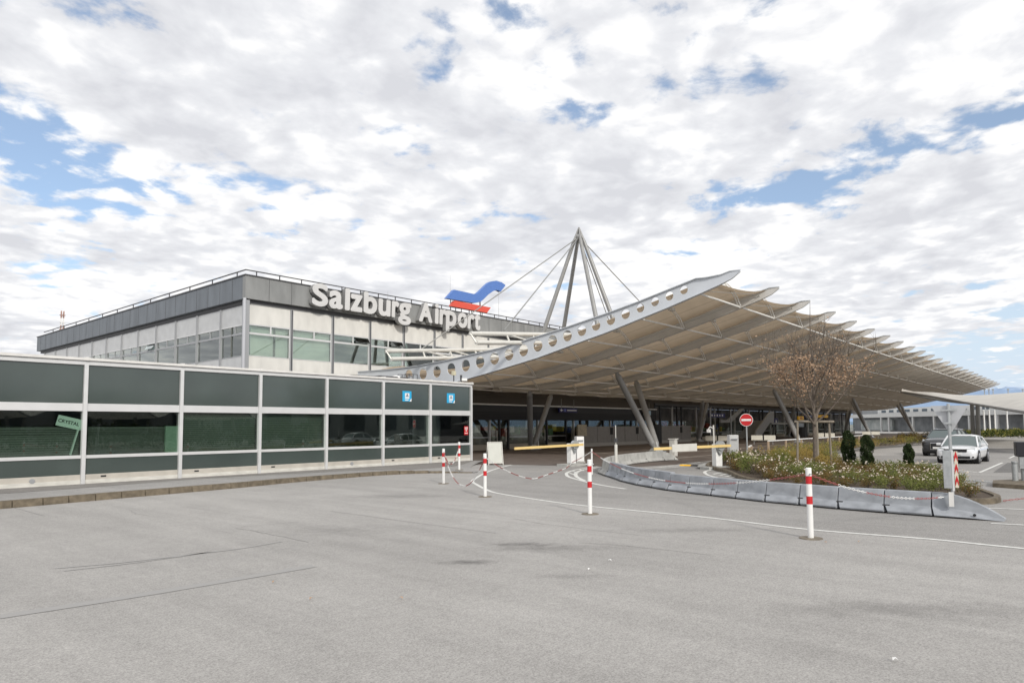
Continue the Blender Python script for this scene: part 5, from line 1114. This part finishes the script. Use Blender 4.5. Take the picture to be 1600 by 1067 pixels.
for k, (px, py, rx, h, m, lab) in enumerate([(1222, 727, .9, .8, M_HEATHG, 'low olive heather mound behind the roses left of the tree'), (1243, 725, .9, .8, M_HEATH, 'ochre heather mound beside the left tree stake'), (1266, 727, .8, .85, M_HEATH, 'rusty heather mound at the foot of the tree'), (1292, 727, .7, 1.0, M_HEATHG, 'yellow green rounded shrub right of the tree stakes'), (1298, 737, .6, .7, M_HEATH, 'sparse brown shrub in front of the right tree stake'), (1228, 722, .8, .7, M_HEATH, 'golden heather mound nearest the low wooden rail')]):
    g = G(px, py, .08); clump('heather_mound', lab, 'shrub', g[0], g[1], rx, rx, h, m, 2600, .05, 'heather mounds in the island bed', seed=20 + k)
def yew(px, py, H, W, lab, seed):
    g = G(px, py, .08); rg = random.Random(seed); t = thing('columnar_yew', lab, 'shrub', (g[0], g[1], .05), group='columnar yews in the rose bed')
    MB().cyl((g[0], g[1], .05), (g[0], g[1], H * .8), .05, .02, 8).build('trunk', M_BARK, t)
    spr = [(rg.uniform(0, 6.28), rg.uniform(.0, 1)) for _ in range(260)]
    def f(r):
        a, zz = r.choice(spr); zz = min(1, max(0.02, zz + r.gauss(0, .035))); a += r.gauss(0, .22); w = W / 2 * (1 - max(0, zz - .72) ** 2 * 8) * (.8 + .2 * min(1, zz * 3)) * (r.uniform(.45, 1.0) ** .5) * (.82 + .26 * math.sin(a * 3 + zz * 14 + seed))
        return (g[0] + w * math.cos(a), g[1] + w * math.sin(a), .1 + zz * H + r.uniform(0, .04))
    leaves(9000, f, .052, rg, 'foliage', M_YEW, t); return t
yew(1327, 737, 1.62, .54, 'tallest dark columnar yew right of the tree', 1); yew(1356, 739, 1.45, .52, 'middle dark columnar yew with a stray side shoot', 2); yew(1421, 738, 1.08, .40, 'smallest dark columnar yew nearest the parked cars', 3)
# tree
def tree(cx, cy, H, label, seed, spread=2.75, trunk=1.85, limbs=24, leafn=3600, lm=M_BROWNL, name='maple_tree', group=None, z0=.08):
    rg = random.Random(seed); t = thing(name, label, 'tree', (cx, cy, z0), group=group); tr = MB().tube([(cx, cy, z0), (cx + .02, cy, z0 + trunk * .6), (cx, cy, z0 + trunk), (cx + .05, cy, z0 + H * .55), (cx, cy + .03, z0 + H * .86), (cx, cy, z0 + H)], [.105, .092, .08, .045, .022, .006], 9)
    tr.build('trunk', M_BARK, t, smooth=True); br = MB(); tips = []
    def grow(p, d, L, r, lev):
        pts = [p]; q = Vector(p); dd = Vector(d); n = 5
        for k in range(n):
            dd = (dd + Vector((rg.gauss(0, .09), rg.gauss(0, .09), rg.gauss(0, .05) + (.10 if lev == 0 else .06)))).normalized(); q = q + dd * L / n; pts.append(q.copy())
        br.tube(pts, [r * (1 - .75 * k / n) for k in range(n + 1)], 5 if lev == 0 else 4)
        if lev < 2:
            for k in range(9 if lev == 0 else 6):
                u = rg.uniform(.25, 1) ; i = min(n - 1, int(u * n)); base = pts[i].lerp(pts[i + 1], u * n - i); nd_ = (dd + Vector((rg.gauss(0, .55), rg.gauss(0, .55), rg.gauss(.1, .3)))).normalized(); grow(base, nd_, L * rg.uniform(.28, .5), r * .42, lev + 1)
        for k in range(1, n + 1):
            if lev: tips.append(pts[k])
    for k in range(limbs):
        zz = trunk + (H - trunk) * (k / limbs) ** 1.4 * .55; a = k * 2.4 + rg.uniform(-.4, .4); el = R(rg.uniform(26, 52) + 22 * k / limbs); L = spread * rg.uniform(1.05, 1.6) * (1 - .62 * k / limbs)
        grow(Vector((cx, cy, z0 + zz)), Vector((math.cos(a) * math.cos(el), math.sin(a) * math.cos(el), math.sin(el))), L, .042 * (1 - .5 * k / limbs), 0)
    br.build('branches', M_BARK, t)
    low = [p for p in tips if p.z < z0 + H * .66 and math.hypot(p.x - cx, p.y - cy) > .75] or tips
    def f(r): p = r.choice(low if r.random() < .88 else tips); return (p.x + r.gauss(0, .11), p.y + r.gauss(0, .11), p.z + r.gauss(-.06, .12))
    leaves(leafn, f, .085, rg, 'leaves', lm, t); return t
g = G(1275, 734, .08); TXY = (g[0], g[1]); tree(g[0], g[1], 7.2, 'slender young tree with bare upright branches and sparse brown leaves in the island', 5)
t = thing('tree_stakes', 'wooden stakes with a cross bar tied around the young tree', 'tree support', (g[0], g[1], .08)); sx = Vector((-g[1], g[0], 0)).normalized(); fw_ = Vector((g[0], g[1], 0)).normalized(); tops = []
for a, b in ((.72, -.1), (-.1, -.55), (-.62, .35), (-.0, .65)):
    p = Vector((g[0], g[1], .05)) + sx * a + fw_ * b; q = Vector((g[0], g[1], 2.12)) + sx * a * .92 + fw_ * b * .9; MB().cyl(p, q, .05, .045, 9).build('stake', M_WOOD, t, smooth=True); tops.append(q)
MB().cyl(tops[0] + sx * .12 + Vector((0, 0, .02)), tops[2] - sx * .2 - Vector((0, 0, .0)), .055, .055, 9).build('cross_bar', M_WOOD, t); MB().cyl(tops[1] - Vector((0, 0, .12)), tops[3] - Vector((0, 0, .12)), .045, .045, 9).build('cross_bar', M_WOOD, t)
# hedges and low rail behind the island, along the curved kerb of the canopy paving
hp = [(40.0, 13.9), (45.5, 14.2), (50, 14.3), (55, 14.5), (60, 14.9), (66, 14.8), (72, 14.0), (77, 13.0)]
hpp = smoothpath(hp, 3)
for k in range(len(hpp) - 1):
    c = (hpp[k] + hpp[k + 1]) / 2
    if k % 1 == 0: clump('planting_strip_shrub', 'low ochre and green shrub in the curved planting strip before the canopy', 'shrub', c.x, c.y + .5, 1.05, .8, .85, M_HEATH if k % 3 == 0 else M_HEATHG, 420, .075, 'low shrubs of the curved planting strip', .03, 60 + k)
strip([(p[0], p[1] - .55) for p in hp], .18, .06, 'strip_kerb', M_KERBT)
M_TANP = mat('tan_wood', (.48, .36, .25), .7, var=.2)
def rail(pts, lab, h=.95):
    t = thing('low_railing', lab, 'railing', (pts[0][0], pts[0][1], 0))
    for p in pts: MB().box(p[0] - .05, p[0] + .05, p[1] - .05, p[1] + .05, 0, h).build('post', M_TANP, t)
    for p, q in zip(pts, pts[1:]): MB().bar((p[0], p[1], h + .03), (q[0], q[1], h + .03), .1, .06).build('top_rail', M_WHITE, t)
rail([(x, 15.9 + .02 * (x - 44)) for x in (44.0, 47.5, 51, 54.5, 58, 61.5, 65, 68.5, 72)], 'low rail with tan posts and white top running behind the shrubs under the canopy')
rail([(38.2, 14.9), (40.6, 15.7)], 'short wooden rail left of the tree stakes', .75)
# rows of trolleys
mt = mat('trolley_navy', (.05, .05, .12), .5); first = None
for k in range(7):
    if first is None:
        t = first = thing('luggage_trolley', '', 'luggage trolley', (0, 0, 0)); w_ = MB()
        for dx in (-.35, .35): w_.cyl((dx, -.3, .1), (dx, -.24, .1), .1, .1, 10).cyl((dx, .24, .1), (dx, .3, .1), .1, .1, 10)
        w_.build('wheels', M_RUB, t); MB().tube([(-.4, -.28, .2), (.4, -.28, .2), (.55, -.28, .95), (.55, .28, .95), (.4, .28, .2), (-.4, .28, .2)], .03, 6).build('frame', M_GALV, t); MB().box(-.4, .35, -.25, .25, .2, .24).build('tray', M_GALV, t); MB().bar((.56, -.3, .97), (.56, .3, .97), .06, .06).build('handle', mt, t); MB().box(.42, .5, -.24, .24, .5, .85).build('panel', mt, t)
    else: t = copy_tree(first)
    g = G(1397 + k * 4.4, 690 - k * .15); t.location = (g[0], g[1], 0); t.rotation_euler.z = R(-60); tag(t, 'navy and grey luggage trolley parked in the row beside the far column', 'luggage trolley', 'row of luggage trolleys')

# ================================================================ CARS
def make_car(name, label, loc, rz, L, W, H, body_m, kind):
    t = thing(name, label, 'car', (0, 0, 0)); mg = mat('car_glass', (.10, .13, .13), .06, spec=.9); mk = mat('car_black_trim', (.015, .015, .016), .4); ml = mat('car_headlight', (.55, .58, .6), .08, spec=.9, metal=.3); mc = mat('car_chrome', (.6, .6, .62), .15, metal=.9)
    # stations along x (front negative): x, bottom z, belt z, half width at sill, belt, hood/deck height at centre
    S = H
    st = [(-.5, .30, .55, .62, .70), (-.485, .22, .62, .82, .88), (-.45, .20, .70, .93, .98), (-.38, .20, .76, .97, 1.0), (-.25, .20, .80, .98, 1.0), (-.20, .20, .815, .985, 1.0), (-.05, .20, .82, .985, 1.0), (.12, .20, .83, .985, 1.0), (.28, .21, .835, .98, 1.0), (.38, .22, .83, .96, .98), (.46, .26, .81, .90, .94), (.5, .34, .70, .78, .82)]
    if kind == 'suv': st = [(a, b + .05, c + .10, d, e) for a, b, c, d, e in st]
    hb = .0; belt = []
    mb = MB(); vs = []; K = 9
    for x, zb, zt, ws, wb in st:
        k_ = L * x; scl = H / 1.46; zt_ = zt * scl * 1.12; zb_ = zb * scl
        crown = .06 if x < -.2 or x > .35 else .03
        ring = [(-ws * .80, zb_), (-ws * .97, zb_ + .06), (-wb, zb_ + (zt_ - zb_) * .45), (-wb * .985, zb_ + (zt_ - zb_) * .78), (-wb * .90, zt_), (0, zt_ + crown), (wb * .90, zt_), (wb * .985, zb_ + (zt_ - zb_) * .78), (wb, zb_ + (zt_ - zb_) * .45), (ws * .97, zb_ + .06), (ws * .80, zb_)]
        vs += [(k_, y * W / 2, z) for y, z in ring]
    n = 11; m_ = len(st); fs = [(j * n + i, (j + 1) * n + i, (j + 1) * n + (i + 1) % n, j * n + (i + 1) % n) for j in range(m_ - 1) for i in range(n)] + [tuple(range(n)), tuple(range(m_ * n - 1, m_ * n - n - 1, -1))]
    body = mb.add(vs, fs).build('body', body_m, t, smooth=True); s = body.modifiers.new('sub', 'SUBSURF'); s.levels = 2; s.render_levels = 2
    # greenhouse
    scl = H / 1.46; zb = (.92 if kind != 'suv' else 1.02) * scl - .02; zr = H
    gh = [(-.235, zb, .90, 0), (-.06 if kind != 'suv' else -.09, zr - .04, .70, 1), (.05, zr, .70, 1), (.20, zr - .02, .69, 1), (.30 if kind != 'suv' else .36, zr - .10, .68, 1), (.44 if kind != 'suv' else .46, zb + .02, .84, 0)]
    def prof(frac, mname, m, x_in=0, dz=0, dy=0):
        pass
    a, b, c, d, e, f = [(L * q[0], q[1], q[2] * W / 2) for q in gh]
    zb2 = zb - .02
    def quadp(pts, nm, m, par, th=.0): 
        return MB().add(pts, [tuple(range(len(pts)))]).build(nm, m, par, fix=False)
    # solid glasshouse
    vs = []
    for q in (a, b, c, d, e, f):
        vs += [(q[0], -q[2], q[1]), (q[0], q[2], q[1])]
    base = [(a[0], -W * .46, zb2), (a[0], W * .46, zb2), (f[0], W * .44, zb2), (f[0], -W * .44, zb2)]
    roof = MB(); RR = [(b[0], b[2], b[1]), (c[0], c[2], c[1]), (d[0], d[2], d[1]), (e[0], e[2], e[1])]; rv = []
    for x, y, z in RR: rv += [(x, -y - .02, z - .03), (x, -y * .6, z + .02), (x, y * .6, z + .02), (x, y + .02, z - .03)]
    roof.add(rv, [(4 * j + i, 4 * j + 4 + i, 4 * j + 5 + i, 4 * j + 1 + i) for j in range(3) for i in range(3)]); ro = roof.build('roof', body_m, t, smooth=True); so = ro.modifiers.new('th', 'SOLIDIFY'); so.thickness = .05
    ws_ = quadp([(a[0], -W * .43, zb2 + .02), (a[0], W * .43, zb2 + .02), (b[0] - .02, b[2], b[1] - .03), (b[0] - .02, -b[2], b[1] - .03)], 'windscreen', mg, t)
    quadp([(f[0], W * .41, zb2 + .04), (f[0], -W * .41, zb2 + .04), (e[0] + .02, -e[2], e[1] - .04), (e[0] + .02, e[2], e[1] - .04)], 'rear_window', mg, t)
    for sg_ in (-1, 1):
        yb = sg_ * W * .465; yt = lambda q: sg_ * (q[2] + .005)
        quadp([(a[0] + .1, yb, zb2), (c[0], yb, zb2), (c[0], yt(c), c[1] - .05), (b[0] + .05, yt(b), b[1] - .05)][::sg_], 'side_window', mg, t)
        quadp([(c[0] + .06, yb, zb2), (f[0] - .45, yb, zb2), (e[0] - .1, yt(e), e[1] - .05), (d[0], yt(d), d[1] - .05), (c[0] + .06, yt(c), c[1] - .05)][::sg_], 'side_window', mg, t)
        MB().bar((a[0] + .02, yb * .97, zb2 - .01), (b[0], yt(b), b[1] - .01), .07, .06).bar((f[0] - .05, yb * .95, zb2), (e[0], yt(e), e[1] - .02), .09, .06).bar((c[0] + .03, yb, zb2), (c[0] + .03, yt(c), c[1] - .03), .07, .04).build('pillar', body_m, t)
        MB().obox((a[0] + .28, sg_ * (W / 2 + .09), zb + .07), (.16, .2, .14)).build('mirror', body_m if kind != 'suv' else mk, t, bevel=.03)
        if kind == 'suv': MB().bar((b[0] + .2, sg_ * b[2] * .9, H + .04), (e[0] - .1, sg_ * e[2] * .9, H - .02), .05, .05).build('roof_rail', mc, t)
        for xw in (-.315 * L, .285 * L):
            r = .325 * (1.1 if kind == 'suv' else 1); yw = sg_ * (W / 2 - .11)
            w = MB().cyl((xw, yw - sg_ * .10, r), (xw, yw + sg_ * .115, r), r, r, 24).build('wheel', M_RUB, t, smooth=True)
            rm = MB().cyl((xw, yw + sg_ * .116, r), (xw, yw + sg_ * .125, r), r * .66, r * .62, 20)
            for q in range(5): an = q * 2 * math.pi / 5; rm.bar((xw, yw + sg_ * .13, r), (xw + r * .6 * math.cos(an), yw + sg_ * .13, r + r * .6 * math.sin(an)), .02, .05)
            rm.build('rim', mc, w)
            MB().cyl((xw, sg_ * (W / 2 - .26), r), (xw, sg_ * (W / 2 + .004), r), r * 1.13, None, 24).build('wheel_arch', mk, t)
        xf = -L / 2
        MB().add([(xf + .10, sg_ * W * .25, .66 * scl + (.1 if kind == 'suv' else 0)), (xf + .09, sg_ * W * .25, .78 * scl + (.12 if kind == 'suv' else 0)), (xf + .34, sg_ * W * .455, .83 * scl + (.12 if kind == 'suv' else 0)), (xf + .22, sg_ * W * .455, .69 * scl + (.1 if kind == 'suv' else 0))], [(0, 1, 2, 3)]).build('headlight', ml, t, fix=False)
        MB().obox((xf + .11, sg_ * W * .34, .36 * scl), (.1, .32, .07)).build('fog_lamp', mk, t)
    xf = -L / 2; dz = .06 if kind == 'suv' else 0
    if kind == 'suv':
        MB().obox((xf + .02, 0, .62), (.08, .86, .44)).build('grille_surround', mc, t, bevel=.03); MB().obox((xf - .02, 0, .63), (.05, .76, .35)).build('grille', mk, t, bevel=.02)
        MB().obox((xf - .05, 0, .53), (.02, .52, .12)).build('number_plate', M_WHITE, t)
        MB().obox((xf + .06, 0, .34), (.12, W * .86, .16)).build('lower_trim', mk, t, bevel=.03)
    else:
        MB().obox((xf + .02, 0, .66), (.10, .98, .13)).build('grille', mk, t, bevel=.03); MB().obox((xf + .0, 0, .735), (.10, 1.0, .025)).build('grille_surround', mc, t)
        MB().obox((xf + .0, 0, .34), (.12, W * .70, .12)).build('lower_grille', mk, t, bevel=.03); MB().obox((xf - .0, 0, .52), (.04, .52, .11)).build('number_plate', M_WHITE, t); MB().obox((xf + .0, 0, .255), (.12, W * .78, .035)).build('lower_lip', mc, t)
    MB().box(-L * .42, L * .42, -W * .42, W * .42, .16, .30).build('underbody', mk, t)
    t.location = loc; t.rotation_euler.z = rz; return t
M_CARW = mat('car_white', (.72, .73, .75), .25, spec=.6, coat=.6); M_CARB = mat('car_dark', (.03, .032, .036), .22, spec=.6, coat=.7)
make_car('parked_car', 'white sedan parked nose towards the rose bed', (42.4, 5.15, 0), R(-2), 4.55, 1.76, 1.42, M_CARW, 'sedan')
make_car('parked_car', 'dark off-road car with pale reflecting bonnet parked behind the white sedan', (51.2, 7.1, 0), R(-4), 4.65, 1.92, 1.66, M_CARB, 'suv')

# ================================================================ FAR BUILDINGS, HEDGES
A_ = Vector(PD(1335, 670, 228)); B_ = Vector(PD(1720, 672, 165)); A_.z = B_.z = 0
fd = (B_ - A_).normalized(); fn = Vector((-fd.y, fd.x, 0)); fn = fn if fn.dot(A_) > 0 else -fn; Lf = (B_ - A_).length
t = thing('far_terminal_wing', 'distant pale two storey wing with flat porch roof on thin white columns', 'building', tuple((A_ + B_) / 2)); M_FW = mat('far_white_wall', (.62, .62, .605), .6, var=.08)
def fbx(a0, a1, n0, n1, z0, z1, m, name, par=None):
    mb = MB().add([A_ + fd * a + fn * q + Vector((0, 0, z)) for z in (z0, z1) for a, q in ((a0, n0), (a1, n0), (a1, n1), (a0, n1))], [(0, 3, 2, 1), (4, 5, 6, 7), (0, 1, 5, 4), (1, 2, 6, 5), (2, 3, 7, 6), (3, 0, 4, 7)]); return mb.build(name, m, par or t)
def zat(px, py, q=0):   # height on the wing's front plane
    d = ray(px, py); num = Vector((d[0], d[1], 0)).dot(fn); tt = A_.dot(fn) / num; return 2 + d[2] * tt, (Vector((d[0], d[1], 0)) * tt - A_).dot(fd)
zp0, zp1 = zat(1420, 651)[0], zat(1420, 645)[0]; zu = zat(1470, 633)[0]
fbx(-6, Lf, 0, 7, zp0, zp1, M_FW, 'porch_roof'); fbx(0, Lf, 7.5, 20, zp1 + .02, zu, M_FW, 'upper_wall'); at_ = zat(1445, 650)[1]; zt_ = zat(1400, 636)[0]; fbx(-14, at_, 8, 24, zp1 + .03, zt_, mat('grey_block', (.30, .31, .32), .6, var=.1), 'rear_block'); fbx(-6, Lf, 3.2, 3.5, 0, zp0 - .02, mat('far_glazing', (.07, .075, .08), .3, var=.5, vscale=.35, var2=(.26, .27, .27)), 'glazing')
for px in (1375.5, 1387.5, 1425, 1458, 1491.5, 1513, 1557, 1600, 1640): a = zat(px, 660)[1]; fbx(a - .22, a + .22, .1, .5, 0, zp0 - .01, M_FW, 'porch_column')
for i in range(22): fbx(2 + i * Lf / 22, 2 + i * Lf / 22 + Lf / 22 * .55, 7.4, 7.49, zp1 + .5, zp1 + (zu - zp1) * .72, mat('far_window', (.08, .10, .12), .2), 'window')
a0 = zat(1333, 660)[1]; a1 = zat(1381, 660)[1]; fbx(a0, a1, 2.4, 3.1, .3, zat(1350, 656)[0], mat('poster_wall', (.50, .51, .49), .6, var=.25, vscale=.5, var2=(.30, .34, .33)), 'poster_wall')
# gate hall with dark opening and tall posts
for i, px in enumerate((1531, 1539, 1547.5, 1556, 1575)):
    g = G(px, 681); z = PX(px, 641.5, g[0])[2]; x, y = g[0], g[1]; tag(MB().cyl((x, y, 0), (x, y, z), .13, .10, 8).cyl((x, y, z), (x, y, z + .12), .16, .05, 8).build('flag_pole', M_WHITE, origin=(x, y, 0)), 'white flag pole standing in the row beyond the car park hedge', 'flag pole', 'row of white flag poles')
g0 = G(1532, 680.5); M_SHED = mat('dark_opening', (.03, .03, .03), .9)
# hedges beyond the car park
hs = [G(*p)[:2] for p in ((1497, 684), (1520, 683.4), (1545, 682.8), (1570, 682.2), (1600, 682.0), (1640, 682))]
for k in range(len(hs) - 1):
    for j in range(3):
        u = j / 3; x = hs[k][0] * (1 - u) + hs[k + 1][0] * u; y = hs[k][1] * (1 - u) + hs[k + 1][1] * u; clump('clipped_hedge', 'low clipped olive hedge block beyond the far car park', 'hedge', x, y, 2.2, 2.2, 1.25, M_HEATHG if (k + j) % 2 else M_HEDGE, 500, .22, 'low hedge blocks beyond the far car park', .0, 200 + k * 3 + j)
for k, (px, py) in enumerate([(1440, 690.5), (1426, 691.5), (1452, 690), (1600, 684.5)]): g = G(px, py); clump('round_shrub', ['small brown shrub left of the dark car', 'rusty low shrub beside the trolley row', 'low green shrub behind the dark car', 'dark green round shrub at the right edge of the far hedge'][k], 'shrub', g[0], g[1], 1.4, 1.4, 1.2, M_HEATH if k < 2 else M_HEDGE, 700, .11, None, 0, 300 + k)
# rear hedge, trees and hall mirrored in the annex glass
for k in range(16): clump('tall_hedge', 'tall dark hedge block behind the forecourt mirrored in the glass', 'hedge', -14 + k * 4.2, -19 - .15 * k, 2.4, 1.2, 2.9, M_HEDGE, 700, .3, 'tall hedge behind the forecourt', 0, 400 + k)
t = thing('parking_hall', 'long grey hall behind the forecourt mirrored in the annex glass', 'building', (40, -62, 0)); MB().box(-30, 130, -72, -62, 0, 7).build('wall', mat('hall_wall', (.25, .26, .26), .7, var=.3, vscale=.2), t); MB().box(-31, 131, -73, -61.5, 7.01, 7.5).build('roof', M_MULL, t)
for k in range(18): MB().box(-28 + k * 8.6, -23 + k * 8.6, -61.99, -61.9, 1.5, 5).build('window', mat('hall_window', (.05, .06, .07), .2), t)
make_car('parked_car', 'white estate car behind the forecourt mirrored in the last annex pane', (47.5, 6.4 - 14.5, 0), R(170), 4.6, 1.8, 1.5, M_CARW, 'sedan')
for k, (px, h) in enumerate([(1538, 8.5), (1545, 8), (1551.5, 8.4), (1575, 8.6), (1598, 8.2)]):
    x, y, z = PD(px, 609, 190); tag(MB().cyl((x, y, 0), (x, y, z), .14, .1, 6).obox((x, y, z + .1), (1.2, .4, .25)).build('lamp_mast', M_GALV, origin=(x, y, 0)), 'thin lamp mast rising beyond the pale membrane roof', 'lamp mast', 'lamp masts beyond the membrane roof')
# leaves and litter on the asphalt
rg = random.Random(5)
for k, (px, py) in enumerate([(427, 909), (627, 934), (1398, 1030), (920, 889), (953, 875), (486, 935), (1290, 847), (1342, 846)]):
    g = G(px, py, .02); a = rg.uniform(0, 6.28); s = .024; mb = MB(); v = [(g[0] + s * math.cos(a + q) * rr_, g[1] + s * math.sin(a + q) * rr_, .018 + .02 * (i % 2)) for i, (q, rr_) in enumerate([(0, 1.3), (1, .7), (2, 1.0), (3.1, .8), (4, 1.1), (5.2, .6)])]
    w = px in (1398, 920, 953); tag(mb.add(v, [(0, 1, 2, 3, 4, 5)]).build('litter' if w else 'fallen_leaf', M_WHITE if w else M_BROWNL, origin=(g[0], g[1], .01)), 'small white scrap of paper on the asphalt' if w else 'dry brown leaf lying on the asphalt', 'litter' if w else 'leaf', 'white scraps on the asphalt' if w else 'dry leaves on the asphalt')
